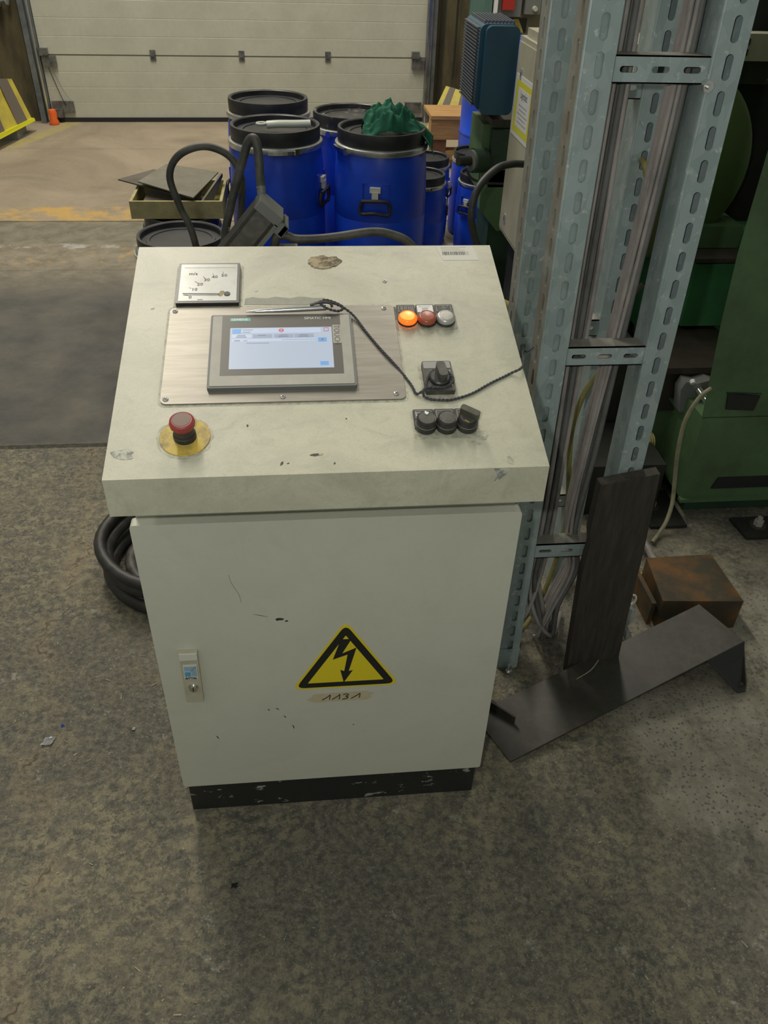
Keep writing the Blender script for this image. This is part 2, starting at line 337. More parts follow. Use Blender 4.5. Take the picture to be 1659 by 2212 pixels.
def spline(pts, n=8):
    P = [Vector(q) for q in pts]; P = [P[0]*2-P[1]] + P + [P[-1]*2-P[-2]]; out = []
    for i in range(1, len(P)-2):
        a, b, c, d = P[i-1:i+3]
        for k in range(n):
            s = k/n
            out.append(0.5*((2*b)+(c-a)*s+(2*a-5*b+4*c-d)*s*s+(3*b-a-3*c+d)*s**3))
    out.append(P[-2]); return out
def tube(bm, pts, r, seg=10, n=8, raw=False, closed=False, ry=None):
    P = [Vector(q) for q in pts] if raw else spline(pts, n)
    rings = []; up_ = None
    for i, q in enumerate(P):
        d = (P[min(i+1, len(P)-1)]-P[max(i-1, 0)]).normalized()
        if closed: d = (P[(i+1) % len(P)]-P[i-1]).normalized()
        if up_ is None: up_ = d.orthogonal().normalized()
        a = (up_-d*up_.dot(d)).normalized(); up_ = a; b = d.cross(a)
        rr = r(i/(len(P)-1)) if callable(r) else r
        rings.append([bm.verts.new(q+a*rr*math.cos(2*PI*k/seg)+b*(ry or rr)*math.sin(2*PI*k/seg)) for k in range(seg)])
    m = len(rings)
    for i in range(m if closed else m-1):
        A, B = rings[i], rings[(i+1) % m]
        for k in range(seg): bm.faces.new((A[k], A[(k+1) % seg], B[(k+1) % seg], B[k]))
    if not closed:
        bm.faces.new(rings[0][::-1]); bm.faces.new(rings[-1])
    return bm
def rrect(x0, x1, y0, y1, r, n=4):
    o = []
    for cx_, cy_, a0 in ((x1-r, y1-r, 0), (x0+r, y1-r, 90), (x0+r, y0+r, 180), (x1-r, y0+r, 270)):
        for k in range(n+1):
            a = math.radians(a0+90*k/n); o.append((cx_+r*math.cos(a), cy_+r*math.sin(a)))
    return o
def text(name, s, size, F, u, v, m, parent, w=0.0, align='LEFT', sx=1.0, th=0.0002, rot=0.0, world=True, valign='BOTTOM_BASELINE', bold=0.0, shear=0.0):
    cu = bpy.data.curves.new('text', 'FONT'); cu.body = s; cu.size = size; cu.align_x = align; cu.align_y = valign
    cu.resolution_u = 2; cu.offset = bold; cu.shear = shear
    o = bpy.data.objects.new('text', cu); COL.objects.link(o)
    me = bpy.data.meshes.new_from_object(o.evaluated_get(bpy.context.evaluated_depsgraph_get()))
    bpy.data.objects.remove(o); bpy.data.curves.remove(cu)
    cr, sn = math.cos(rot), math.sin(rot)
    for vt in me.vertices:
        a, b = vt.co.x*sx, vt.co.y
        vt.co = Vector(F(u+a*cr-b*sn, v+a*sn+b*cr, w+th))
    me.name = name
    return objm(name, me, m, parent, 0, world)
def blotch(cx_, cy_, rx, ry, n=22, jag=0.35, seed=0, rot=0.0):
    rnd = random.Random(seed); o = []; n = max(n, 28); ph = [(rnd.uniform(0, 6.3), rnd.uniform(0.3, 1)) for _ in range(9)]
    for k in range(n):
        a = 2*PI*k/n; q = 1 + jag*sum(w_*math.sin((h+2)*a+p_)/(h+1.5) for h, (p_, w_) in enumerate(ph)) + rnd.uniform(-.05, .05)
        x, y = rx*q*math.cos(a), ry*q*math.sin(a)
        o.append((cx_+x*math.cos(rot)-y*math.sin(rot), cy_+x*math.sin(rot)+y*math.cos(rot)))
    return o
def copy_tree(o, parent=None):
    c = o.copy(); COL.objects.link(c)
    if parent: c.parent = parent
    for ch in list(o.children):
        copy_tree(ch, c)
    return c

# ------------------------------------------------------------------ setting: floor
bm = NB()
ys = [(-3.0, 0), (0.85, 0), (1.420, 0), (1.427, -0.009), (1.439, -0.009), (1.447, 0.001), (3.06, 0), (3.065, -0.003), (3.075, -0.003), (3.08, 0), (3.828, 0), (3.832, -0.008), (3.842, -0.008), (3.846, 0.0), (5.50, 0), (5.503, -0.004), (5.512, -0.004), (5.515, 0), (9.0, 0)]
lo = [(-6.0, bm), (7.0, bm)]
A = [bm.verts.new((-6.0, y, z)) for y, z in ys]; B = [bm.verts.new((7.0, y, z)) for y, z in ys]
for i in range(len(ys)-1): bm.faces.new((A[i], B[i], B[i+1], A[i+1]))
A2 = bm.verts.new((-6.0, -3, -0.1)); B2 = bm.verts.new((7.0, -3, -0.1)); A3 = bm.verts.new((-6.0, 9, -0.1)); B3 = bm.verts.new((7.0, 9, -0.1))
bm.faces.new((A2, A3, B3, B2)); bm.faces.new((A2, B2, B[0], A[0])); bm.faces.new((A3, A[-1], B[-1], B3))
struct('floor', bm, 'floor', smooth=0)

# back wall frame: gate is very slightly turned
WA = math.atan2(0.145, 3.1); WC, WS = math.cos(WA), math.sin(WA)
def WF(x, y, z):           # x along wall from left jamb foot, y out of the wall towards the camera
    return (-1.989 + x*WC + y*WS, 6.379 + x*WS - y*WC, z)
struct('wall_back', box(box(box(NB(), -4.0, -0.10, -0.55, -0.25, 0, 5.0, WF), 3.18, 9.0, -0.55, -0.25, 0, 5.0, WF), -0.10, 3.18, -0.55, -0.25, 3.2, 5.0, WF), 'wallm')
struct('trim_1', bx(-0.55, -0.10, -0.26, -0.02, 0, 3.6, F=WF), 'wallm', bevel=0.01)
struct('trim_2', bx(3.22, 3.40, -0.26, -0.02, 0, 3.6, F=WF), 'wallm', bevel=0.01)
o = struct('trim_3', bx(3.40, 3.58, -0.26, 0.02, 0, 3.6, F=WF), 'pillar_g', bevel=0.006)
o = struct('trim_4', bx(3.60, 5.6, -0.26, -0.10, 0, 3.6, F=WF), 'wallb')
o = struct('trim_5', bx(-1.2, -0.52, -0.26, 0.10, 0, 3.6, F=WF), 'pillar_g')

# sectional gate
gate = bpy.data.objects.new('door_1', None); COL.objects.link(gate); gate['kind'] = 'structure'; gate.location = WF(1.5, 0, 0)
for k in range(6):
    z0 = 0.035 + k*0.452 - (0.0 if k == 0 else 0.0); z0 = 0.03 if k == 0 else 0.485+(k-1)*0.50
    z1 = 0.474 if k == 0 else z0+0.490
    bm = NB(); pts = []
    nr = 4; hh = (z1-z0)/nr            # four shallow pressed ribs per section
    pts.append((0.0, z0))
    for r in range(nr):
        a = z0+r*hh
        if r: pts += [(0.0, a-0.003), (-0.0016, a), (0.0, a+0.003)]
    pts += [(0.0, z1), (-0.04, z1), (-0.04, z0)]
    prism(bm, pts, 0.01, 3.06, lambda u, v, w_: WF(w_, u, v))
    obj('panel', bm, 'gate', gate, smooth=0)
obj('bottom_seal', bx(0.03, 3.05, -0.04, 0.012, 0.0, 0.032, F=WF), 'seal', gate)
obj('gap_strip', bx(0.02, 3.05, -0.03, -0.004, 0.468, 0.50, F=WF), 'gate_line', gate)
for x in (0.86, 1.555, 2.25):
    hg = obj('hinge', box(box(NB(), x-0.022, x+0.022, 0, 0.008, 0.445, 0.52, WF), x-0.014, x+0.014, 0.006, 0.018, 0.475, 0.49, WF), 'gate_hw', gate, bevel=0.002)
for x in (0.06, 2.99):
    obj('roller_bracket', box(box(NB(), x-0.045, x+0.06, 0, 0.03, 0.40, 0.475, WF), x-0.05, x+0.01, 0.0, 0.05, 0.48, 0.53, WF), 'gate_hw', gate, bevel=0.006)
obj('corner_bracket', box(box(NB(), 0.02, 0.19, 0, 0.02, 0.07, 0.155, WF), 0.02, 0.10, 0.0, 0.05, 0.04, 0.10, WF), 'gate_hw', gate, bevel=0.006)
obj('corner_bracket', bx(2.90, 3.04, 0, 0.02, 0.07, 0.15, F=WF), 'gate_hw', gate, bevel=0.006)
obj('lift_cable', tube(NB(), [WF(0.055, 0.04, 0.40), WF(0.10, 0.03, 0.22), WF(0.13, 0.03, 0.12)], 0.003, 6), 'seal', gate)
obj('slack_cord', tube(NB(), [WF(0.06, 0.03, 0.44), WF(0.13, 0.02, 0.24), WF(0.18, 0.02, 0.15)], 0.002, 5), 'gate_line', gate)
for s, x in ((-1, -0.03), (1, 3.10)):
    tr = obj('track', box(box(NB(), x-0.045, x-0.005, -0.02, 0.06, 0.0, 3.2, WF), x+0.005, x+0.035, -0.02, 0.035, 0.0, 3.2, WF), 'track', gate, bevel=0.004)
    obj('track_edge', bx(x-0.01 - 0.03*s, x+0.0-0.03*s, 0.06, 0.075, 0.0, 3.2, F=WF), 'chrome', tr)
o = tag(obj('warning_post', lathe(NB(), [(0, 0), (0.035, 0), (0.04, 0.02), (0.028, 0.045), (0.034, 0.085), (0.026, 0.11), (0, 0.115)], WF(0.03, 0.10, 0), 16), 'orange', smooth=40), 'small orange plastic post at the left foot of the white gate', 'post')

# striped corner guards leaning at both jambs
def guard(name, A, B, C, D, depth, label, stripes, yb=True):
    """A,B top left/right, C,D bottom right/left (world)"""
    A, B, C, D = map(Vector, (A, B, C, D)); root = thing(name, label, 'guard', ((C.x+D.x)/2, (C.y+D.y)/2, 0))
    nrm = (B-A).cross(D-A).normalized()
    P = lambda s, q, w_: (A.lerp(B, s)).lerp(D.lerp(C, s), q) + nrm*w_
    obj('plate', prism(NB(), [(0, 0), (1, 0), (1, 1), (0, 1)], 0, depth, P), 'guard_y', root)
    for a, b in stripes:
        obj('stripe', prism(NB(), [(a, 0), (b, 0), (b, 1), (a, 1)], -0.003, 0.0, P), 'guard_g', root)
    if yb: obj('lip', prism(NB(), [(0, 0.97), (1, 0.97), (1, 1.05), (0, 1.05)], -0.02, 0.03, P), 'guard_yb', root)
    return root
g = guard('corner_guard', (-2.27, 5.30, 0.485), (-2.141, 6.05, 0.363), (-2.055, 6.05, 0.085), (-2.20, 5.25, 0.085), 0.02,
          'yellow guard plate with grey stripes left of the white gate', [(0.20, 0.44), (0.70, 0.90)])
obj('foot', bx(-2.50, -2.10, 5.75, 6.00, 0.0, 0.085), 'box_g', g, bevel=0.01)
g = guard('corner_guard', (1.20, 6.20, 0.33), (1.40, 6.12, 0.29), (1.36, 5.95, 0.03), (1.02, 6.02, 0.03), 0.02,
          'dusty yellow and grey striped guard right of the white gate', [(0.15, 0.36), (0.62, 0.82)], yb=False)
obj('side_face', prism(NB(), [(1.362, 0.03), (1.405, 0.30), (1.50, 0.26), (1.50, 0.03)], 5.93, 5.97, lambda u, v, w_: (u, w_, v)), 'guard_yb', g)

# wall fittings
r = thing('switch_box', 'grey double switch box high on the wall at the top left corner', 'switch', WF(-0.28, 0, 0.8))
obj('housing', bx(-0.36, -0.20, 0.0, 0.07, 0.80, 0.98, F=WF), 'box_g', r, bevel=0.008)
obj('rocker', bx(-0.235, -0.19, 0.07, 0.085, 0.82, 0.95, F=WF), 'gate', r, bevel=0.004)
tag(obj('conduit', tube(NB(), [WF(-0.14, 0.03, 1.6), WF(-0.14, 0.03, 0.88), WF(-0.17, 0.03, 0.84), WF(-0.22, 0.03, 0.83)], 0.012, 8), 'box_g'), 'thin grey conduit bent beside the top left switch box', 'conduit')
r = thing('emergency_switch', 'red and grey emergency switch box on the far wall at the top', 'switch', WF(3.72, 0, 0.8))
obj('housing', bx(3.62, 3.84, -0.10, -0.03, 0.78, 1.1, F=WF), 'box_g', r, bevel=0.006)
obj('red_button', bx(3.67, 3.77, -0.03, 0.01, 0.83, 1.05, F=WF), 'red_sw', r, bevel=0.02, seg=2)
for k in range(3):
    obj('stripe', prism(NB(), [(3.62+k*0.09, 0.76), (3.665+k*0.09, 0.76), (3.72+k*0.09, 0.66), (3.675+k*0.09, 0.66)], -0.10, -0.09, lambda u, v, w_: WF(u, w_, v)), 'guard_y', r)
obj('stripe_back', bx(3.61, 3.92, -0.10, -0.095, 0.655, 0.765, F=WF), 'ink', r)
r = thing('wall_box', 'plain grey box on the far wall right of the red switch', 'box', WF(3.95, 0, 0.8))
obj('housing', bx(3.87, 4.0, -0.10, -0.02, 0.80, 1.1, F=WF), 'box_g', r, bevel=0.006)
obj('knob', lathe(NB(), [(0.02, 0), (0.018, 0.03), (0, 0.03)], (3.95, 0.84, -0.02), 14, F=lambda x, y, z: WF(x, z, y)), 'gate', r)
r = thing('vent_panel', 'slotted vent panel on the far wall beside the ladder top', 'vent', WF(4.15, 0, 0.6))
obj('panel', bx(4.05, 4.40, -0.10, -0.08, 0.60, 1.1, F=WF), 'wallb', r)
for k in range(6):
    obj('slot', bx(4.09, 4.34, -0.08, -0.077, 0.70+k*0.045, 0.72+k*0.045, F=WF), 'ink', r)
tag(obj('drop_pipe', tube(NB(), [WF(3.30, 0.02, 1.6), WF(3.30, 0.02, 0.5), WF(3.295, 0.02, 0.33)], 0.008, 8, n=3), 'dark'), 'thin dark pipe down the wall right of the white gate', 'pipe')
tag(obj('cable_drop', tube(NB(), [WF(3.45, 0.035, 0.8), WF(3.44, 0.035, 0.4), WF(3.43, 0.035, 0.2)], 0.006, 8, n=3), 'dark'), 'thin black cable down the green pillar', 'cable')
tag(obj('white_post', bx(3.595, 3.625, 0.0, 0.03, 0.0, 2.2, F=WF), 'white', bevel=0.004), 'slim white post beside the green pillar at the far wall', 'post')

# ------------------------------------------------------------------ console
FO = Vector((0, -0.0799, 0.8993)); FD = Vector((0, 0.9621, 0.2727)); FN = Vector((0, -0.2727, 0.9621))
def SP(u, v, w_=0.0): q = FO + Vector((u, 0, 0)) + FD*v + FN*w_; return (q.x, q.y, q.z)
def DP(u, v, w_=0.0): return (u, -w_, v)          # door front plane y=0
con = thing('control_console', 'cream steel control console with sloping desk of switches and a touch screen', 'console', (0, 0.2, 0))
obj('plinth', bx(-0.293, 0.293, 0.0107, 0.36, 0.0, 0.0957), 'plinth', con, bevel=0.002)
obj('body', bx(-0.293, 0.293, 0.021, 0.375, 0.0957, 0.838), 'cream_door', con, bevel=0.003)
door = obj('door', prism(NB(), rrect(-0.300, 0.300, 0.0965, 0.7600, 0.006), -0.020, 0.0, DP), 'cream_door', con, bevel=0.0035, seg=2)
# desk hood with sloped top
obj('desk', prism(NB(), [(-0.0799, 0.8393), (-0.0799, 0.8993), (0.4062, 1.0371), (0.4062, 0.839)], -0.3, 0.3, lambda u, v, w_: (w_, u, v)), 'cream', con, bevel=0.0035, seg=2)
# lock plate
lock = obj('lock_plate', prism(NB(), [(-0.2605, 0.489), (-0.2295, 0.489), (-0.2315, 0.3645), (-0.2615, 0.3645)], 0.0005, 0.009, DP), 'lockp', con, bevel=0.002)
obj('cap', prism(NB(), [(-0.260, 0.489), (-0.230, 0.489), (-0.2302, 0.474), (-0.2602, 0.474)], 0.009, 0.0115, DP), 'paper', lock, bevel=0.001)
obj('badge', prism(NB(), [(-0.2570, 0.461), (-0.2335, 0.461), (-0.2345, 0.424), (-0.2575, 0.424)], 0.009, 0.0102, DP), 'paper', lock)
obj('badge_corner', prism(NB(), [(-0.2555, 0.444), (-0.2455, 0.444), (-0.2455, 0.4325), (-0.2555, 0.4325)], 0.0102, 0.0106, DP), 'logo_blue', lock)
for k in range(5):
    q = 0.0018*k; x1 = -0.2440+q*1.05; z1 = 0.4465+q*1.3
    bm = NB(); box(bm, -0.2555, x1+0.001, z1, z1+0.0011, 0.0102, 0.0106, DP); box(bm, x1, x1+0.001, 0.4325, z1+0.0011, 0.0102, 0.0106, DP)
    obj('badge_line', bm, 'logo_blue', lock)
text('badge_lettering', 'RITTAL', 0.0068, DP, -0.2566, 0.4258, 'ink', lock, w=0.0106, sx=0.92, bold=0.0003, shear=0.3)
obj('key_cylinder', lathe(NB(), [(0, 0.005), (0.0065, 0.005), (0.0065, 0.0), (0.0085, 0.0), (0.009, -0.002)], (-0.245, 0.4035, 0.0105), 20, F=DP), 'chrome', lock)
obj('key_slot', bx(-0.2458, -0.2442, 0.399, 0.408, 0.0155, 0.0158, F=DP), 'ink', lock)
# warning sign
def rtri(k, r):
    c = Vector((0.0235, 0.425)); V = [Vector((0.0235, 0.5395)), Vector((-0.0745, 0.3705)), Vector((0.1215, 0.3705))]; out = []
    V = [c+(v-c)*k for v in V]
    for i in range(3):
        p, a, b = V[i], V[i-1], V[(i+1) % 3]
        d1, d2 = (a-p).normalized(), (b-p).normalized(); L_ = r/math.tan(d1.angle(d2)/2)
        p1, p2 = p+d1*L_, p+d2*L_
        for s in range(6):
            s /= 5; out.append(tuple(p1*(1-s)**2+p*2*s*(1-s)+p2*s*s))
    return out
sg = obj('warning_sticker', prism(NB(), rtri(1.0, 0.012), 0.0002, 0.0008, DP), 'sign_y', con, label='yellow and black triangle sticker with an electric bolt')
obj('black_border', prism(NB(), rtri(0.93, 0.010), 0.0008, 0.0011, DP), 'ink', sg)
obj('yellow_field', prism(NB(), rtri(0.70, 0.001), 0.0011, 0.0014, DP), 'sign_y', sg)
bolt = [(0.0145, 0.4975), (0.0330, 0.4975), (0.0185, 0.4640), (0.0420, 0.4755), (0.0275, 0.4085), (0.0365, 0.4085), (0.0205, 0.3820), (0.0120, 0.4125), (0.0205, 0.4090), (0.0300, 0.4580), (0.0010, 0.4440)]
bolt = [(0.0148, 0.4965), (0.0335, 0.4965), (0.0170, 0.4610), (0.0420, 0.4740), (0.0285, 0.4145), (0.0360, 0.4165), (0.0195, 0.3850), (0.0135, 0.4185), (0.0205, 0.4150), (0.0265, 0.4575), (0.0005, 0.4465)]
obj('bolt', prism(NB(), bolt, 0.0014, 0.0017, DP), 'ink', sg)
tp = obj('tape_strip', prism(NB(), [(-0.049, 0.340), (-0.038, 0.350), (-0.036, 0.3545), (0.0, 0.3565), (0.06, 0.3570), (0.076, 0.349), (0.066, 0.345), (0.0725, 0.3405), (0.064, 0.333), (0.0, 0.3325), (-0.034, 0.332)], 0.0002, 0.0006, DP), 'tape', con, label='torn beige masking tape with handwritten number 1131')
def stroke(pts, m, par, F=DP, w_=0.0009, r=0.0009, name='handwriting'):
    return obj(name, tube(NB(), [F(u, v, w_) for u, v in pts], r, 5, n=4, ry=None), m, par)
for sx_ in (-0.020, -0.002):
    stroke([(sx_, 0.3385), (sx_+0.010, 0.3465), (sx_+0.0145, 0.3515)], 'ink', tp); stroke([(sx_+0.0145, 0.3515), (sx_+0.014, 0.345), (sx_+0.013, 0.3385)], 'ink', tp)
stroke([(0.018, 0.3500), (0.025, 0.3520), (0.0285, 0.3490), (0.023, 0.3455), (0.0275, 0.3430), (0.025, 0.3395), (0.017, 0.3375)], 'ink', tp)
stroke([(0.033, 0.3385), (0.044, 0.3465), (0.0495, 0.3515)], 'ink', tp); stroke([(0.0495, 0.3515), (0.049, 0.345), (0.048, 0.3395)], 'ink', tp)
# door wear
def patch(name, pts, m, F, par=con, w0=0.0001, w1=0.0004): return obj(name, prism(NB(), pts, w0, w1, F), m, par, smooth=0)
patch('paint_chip', blotch(-0.0875, 0.5510, 0.006, 0.0032, seed=3), 'brown_steel', DP)
patch('paint_chip', blotch(-0.076, 0.546, 0.0025, 0.0018, seed=4), 'chip', DP)
for i, (a, b) in enumerate([((-0.121, 0.322), (-0.118, 0.315)), ((-0.107, 0.3225), (-0.0995, 0.316)), ((-0.093, 0.300), (-0.0885, 0.292)), ((-0.078, 0.272), (-0.0745, 0.258)), ((-0.222, 0.253), (-0.2165, 0.241)), ((0.036, 0.262), (0.039, 0.259)), ((-0.131, 0.5655), (-0.106, 0.5575))]):
    a, b = Vector(a), Vector(b); nrm = (b-a).orthogonal().normalized()*0.0011 if i < 6 else (b-a).orthogonal().normalized()*0.0005
    m_ = (a+b)/2 + nrm*0.8
    patch('scratch', [tuple(a), tuple(m_-nrm), tuple(b), tuple(m_+nrm)], 'chip', DP)
obj('scratch', tube(NB(), [DP(-0.1625, 0.655, 0.0002), DP(-0.160, 0.638, 0.0002), DP(-0.150, 0.612, 0.0002), DP(-0.1475, 0.594, 0.0002)], 0.0004, 4), 'smear', con)
patch('lip_stain', [(0.222, 0.8985), (0.247, 0.8985), (0.241, 0.889), (0.233, 0.881), (0.225, 0.872), (0.2235, 0.876), (0.2285, 0.886)], 'scuff', lambda u, v, w_: (u, -0.0799-w_, v))
patch('corner_scuff', blotch(-0.278, 0.044, 0.016, 0.0085, seed=5, jag=0.25), 'scuff', SP)
patch('corner_scuff', blotch(0.214, 0.061, 0.011, 0.008, seed=6, jag=0.3), 'faint', SP)
for i, (u, v, a, b, q) in enumerate([(-0.066, 0.0195, 0.0038, 0.0015, 1.0), (-0.0575, 0.0195, 0.0015, 0.001, 0.3), (-0.0195, 0.0335, 0.0085, 0.002, 0.1), (0.005, 0.017, 0.0014, 0.0015, 0), (-0.113, 0.0905, 0.0016, 0.0018, 0), (0.072, 0.145, 0.0012, 0.001, 0), (0.0255, 0.099, 0.0012, 0.001, 0), (0.205, 0.047, 0.008, 0.002, -0.3), (0.247, 0.013, 0.004, 0.008, 0.3), (-0.103, 0.386, 0.003, 0.0012, 0.5), (-0.264, 0.345, 0.003, 0.0014, 0.5)]):
    patch('paint_chip', blotch(u, v, a, b, n=12, seed=20+i, rot=q), 'chip' if i < 7 else 'faint', SP)
patch('paint_glint', blotch(-0.0135, 0.0345, 0.003, 0.0022, n=10, seed=41), 'tape', SP, w0=0.0004, w1=0.0008)
patch('glue_patch', blotch(0.0085, 0.4600, 0.024, 0.0195, n=46, jag=0.22, seed=8), 'rust_patch', SP, w1=0.0012)
sm = [(-0.1225, 0.352), (-0.121, 0.3665)] + [(-0.121+0.012*k, 0.3685+0.0022*math.sin(k*1.9)) for k in range(1, 10)] + [(0.006, 0.3665), (0.0085, 0.357), (0.004, 0.351), (-0.03, 0.3495)]
patch('dark_smear', sm, 'smear', SP)
# barcode label
bl = patch('barcode_label', [(0.2035, 0.5025), (0.2680, 0.5025), (0.2745, 0.4630), (0.212, 0.4630)], 'paper', SP)
rnd = random.Random(3); u = 0.2125
while u < 0.259:
    wd = rnd.choice((0.0006, 0.0011, 0.0016)); obj('bar', prism(NB(), [(u, 0.4775), (u+wd, 0.4775), (u+wd, 0.4870), (u, 0.4870)], 0.0004, 0.0006, SP), 'ink' if wd > 0.001 else 'greyink', bl); u += wd+rnd.choice((0.0007, 0.0012))
for k, (v, e) in enumerate([(0.4905, 0.254), (0.4945, 0.245), (0.4985, 0.256)]):
    obj('print_line', prism(NB(), [(0.2120, v), (e, v), (e, v+0.0012), (0.2120, v+0.0012)], 0.0004, 0.0005, SP), 'greyink', bl)
# loose screw in the desk
def screw(u, v, par, r=0.0044, w0=0.0):
    s = obj('screw', lathe(NB(), [(r, 0), (r, 0.0008), (r*0.75, 0.0016), (0, 0.0018)], (u, v, w0), 16, F=SP), 'silver', par)
    a = 0.6; c_, s_ = math.cos(a), math.sin(a); bm = NB()
    for k in (0, 1):
        cc, ss = (c_, s_) if k else (-s_, c_)
        prism(bm, [(u+cc*r*0.6-ss*r*0.11, v+ss*r*0.6+cc*r*0.11), (u-cc*r*0.6-ss*r*0.11, v-ss*r*0.6+cc*r*0.11), (u-cc*r*0.6+ss*r*0.11, v-ss*r*0.6-cc*r*0.11), (u+cc*r*0.6+ss*r*0.11, v+ss*r*0.6-cc*r*0.11)], w0+0.0017, w0+0.0020, SP)
    if par is con: obj('screw_cross', bm, 'ink', s)
    else:
        o = obj('screw_cross', bm, 'ink', par)
    return s
screw(0.1067, 0.4072, con, 0.0036)
# grime that has gathered round the fittings
for nm_, a_ in (('grime_ring', rrect(-0.2400, 0.1190, 0.1295, 0.3480, 0.011)), ('grime_ring', rrect(-0.2325, -0.1245, 0.3440, 0.4530, 0.005)), ('grime_ring', rrect(0.1150, 0.2130, 0.2840, 0.3450, 0.006)), ('grime_ring', rrect(0.1385, 0.1910, 0.1330, 0.2070, 0.006)), ('grime_ring', rrect(0.1175, 0.2145, 0.0560, 0.1130, 0.008))):
    patch(nm_, a_, 'faint', SP, w0=0.00005, w1=0.00025)
patch('grime_ring', blotch(-0.1975, 0.0705, 0.0385, 0.0375, seed=50, jag=0.05, n=40), 'faint', SP, w0=0.00005, w1=0.00025)
# gauge
ga = obj('speed_gauge', prism(NB(), rrect(-0.2285, -0.1300, 0.3485, 0.4495, 0.0015, 2), 0.0, 0.0075, SP), 'glassy', con, bevel=0.0012, label='black framed square speed gauge with white dial')
obj('dial', prism(NB(), [(-0.2245, 0.3530), (-0.1340, 0.3530), (-0.1340, 0.4460), (-0.2245, 0.4460)], 0.0075, 0.0080, SP), 'dial', ga)
def gx(px, py):     # dial mark positions measured inside the dial face
    return (-0.2245+px*0.0905, 0.446-py*0.093)
GW = 0.0080
for (s_, a, b) in (('m/s', .145, .27), ('10', .21, .70), ('20', .30, .56), ('30', .415, .44), ('40', .55, .36), ('50', .715, .32), ('0', .175, .905)):
    u, v = gx(a, b); text('scale_numeral', s_, 0.0098, SP, u, v-0.003, 'ink', ga, w=GW, bold=0.00015)
for (a, b, c_, d) in ((.17, .65, .21, .665), (.26, .48, .31, .52), (.40, .345, .435, .40), (.565, .26, .58, .31), (.748, .22, .748, .27), (.10, .845, .17, .86)):
    u0, v0 = gx(a, b); u1, v1 = gx(c_, d)
    obj('scale_tick', tube(NB(), [SP(u0, v0, GW), SP(u1, v1, GW)], 0.0004, 4, raw=True), 'ink', ga)
obj('needle', prism(NB(), [gx(.07, .815), gx(.70, .830), gx(.70, .848), gx(.07, .828)], GW+0.001, GW+0.0016, SP), 'ink', ga)
obj('pivot', lathe(NB(), [(0.0050, 0), (0.0048, 0.0012), (0, 0.0012)], (*gx(.835, .825), GW), 18, F=SP), 'ink', ga)
obj('brown_spot', prism(NB(), blotch(*gx(.735, .81), 0.0042, 0.0062, seed=2), GW, GW+0.0003, SP), 'brown_spot', ga)
obj('divider', prism(NB(), [gx(.06, .095), gx(.97, .095), gx(.97, .102), gx(.06, .102)], GW, GW+0.0002, SP), 'greyink', ga)
obj('small_print', prism(NB(), [gx(.33, .965), gx(.42, .965), gx(.42, .978), gx(.33, .978)], GW, GW+0.0002, SP), 'ink', ga)
# steel mounting plate with the screws
pl = obj('mounting_plate', prism(NB(), rrect(-0.2362, 0.1150, 0.1340, 0.3440, 0.009, 5), 0.0, 0.0022, SP), 'steel', con, bevel=0.0006, label='brushed steel plate carrying the touch screen')
for u, v in ((-0.2284, 0.3351), (0.0991, 0.3365), (-0.2288, 0.1434), (-0.0635, 0.1436), (0.1011, 0.1449)): screw(u, v, pl, 0.0042, 0.0022)
# touch panel
h0 = 0.0022
tpn = obj('touch_panel', prism(NB(), rrect(-0.1713, 0.0448, 0.1572, 0.3170, 0.003, 3), h0, 0.0085, SP), 'hmi_side', con, bevel=0.001, label='grey framed touch screen with lit pale blue display')
obj('frame_face', prism(NB(), rrect(-0.1680, 0.0415, 0.1608, 0.3140, 0.002, 3), 0.0085, 0.0092, SP), 'hmi', tpn)
obj('dark_border', prism(NB(), [(-0.1538, 0.1818), (0.0270, 0.1818), (0.0270, 0.3140), (-0.1538, 0.3140)], 0.0092, 0.0094, SP), 'hmi_dark', tpn)
obj('display', prism(NB(), [(-0.1412, 0.1945), (0.0130, 0.1945), (0.0130, 0.2850), (-0.1412, 0.2850)], 0.0094, 0.0096, SP), 'screen', tpn)
obj('badge', prism(NB(), [(-0.1420, 0.3005), (-0.1110, 0.3005), (-0.1110, 0.3080), (-0.1420, 0.3080)], 0.0094, 0.0096, SP), 'teal', tpn)
text('badge_lettering', 'SIEMENS', 0.0066, SP, -0.1403, 0.3020, 'white', tpn, w=0.0096, sx=1.03, bold=0.0002)
text('panel_lettering', 'SIMATIC HMI', 0.0075, SP, -0.0285, 0.3035, 'white', tpn, w=0.0094, sx=0.96)
obj('touch_tab', prism(NB(), [(0.0142, 0.2480), (0.0272, 0.2480), (0.0272, 0.2895), (0.0142, 0.2895)], 0.0094, 0.0096, SP), 'hmi', tpn)
text('touch_lettering', 'TOUCH', 0.0125, SP, 0.0165, 0.2885, 'hmi_dark', tpn, w=0.0096, rot=-PI/2, sx=0.98)
def scr(name, u0, u1, v0, v1, m, w_=0.0096): obj(name, prism(NB(), [(u0, v0), (u1, v0), (u1, v1), (u0, v1)], w_, w_+0.0002, SP), m, tpn)
SU = lambda a: -0.1412+a*0.1542
SV = lambda b: 0.2850-b*0.0905
scr('screen_button', SU(.02), SU(.105), SV(.14), SV(.03), 'scr_blue'); scr('screen_header', SU(.11), SU(.89), SV(.14), SV(.02), 'scr_white')
scr('screen_text_line', SU(.12), SU(.22), SV(.065), SV(.045), 'scr_grey', 0.0098); scr('screen_text_line', SU(.12), SU(.20), SV(.125), SV(.10), 'scr_grey', 0.0098)
obj('screen_alarm_dot', lathe(NB(), [(0.0042, 0), (0, 0.0001)], (SU(.50), SV(.075), 0.0099), 20, F=SP), 'scr_red', tpn)
scr('screen_alarm_mark', SU(.497), SU(.503), SV(.11), SV(.05), 'scr_white', 0.0101)
bm = NB()
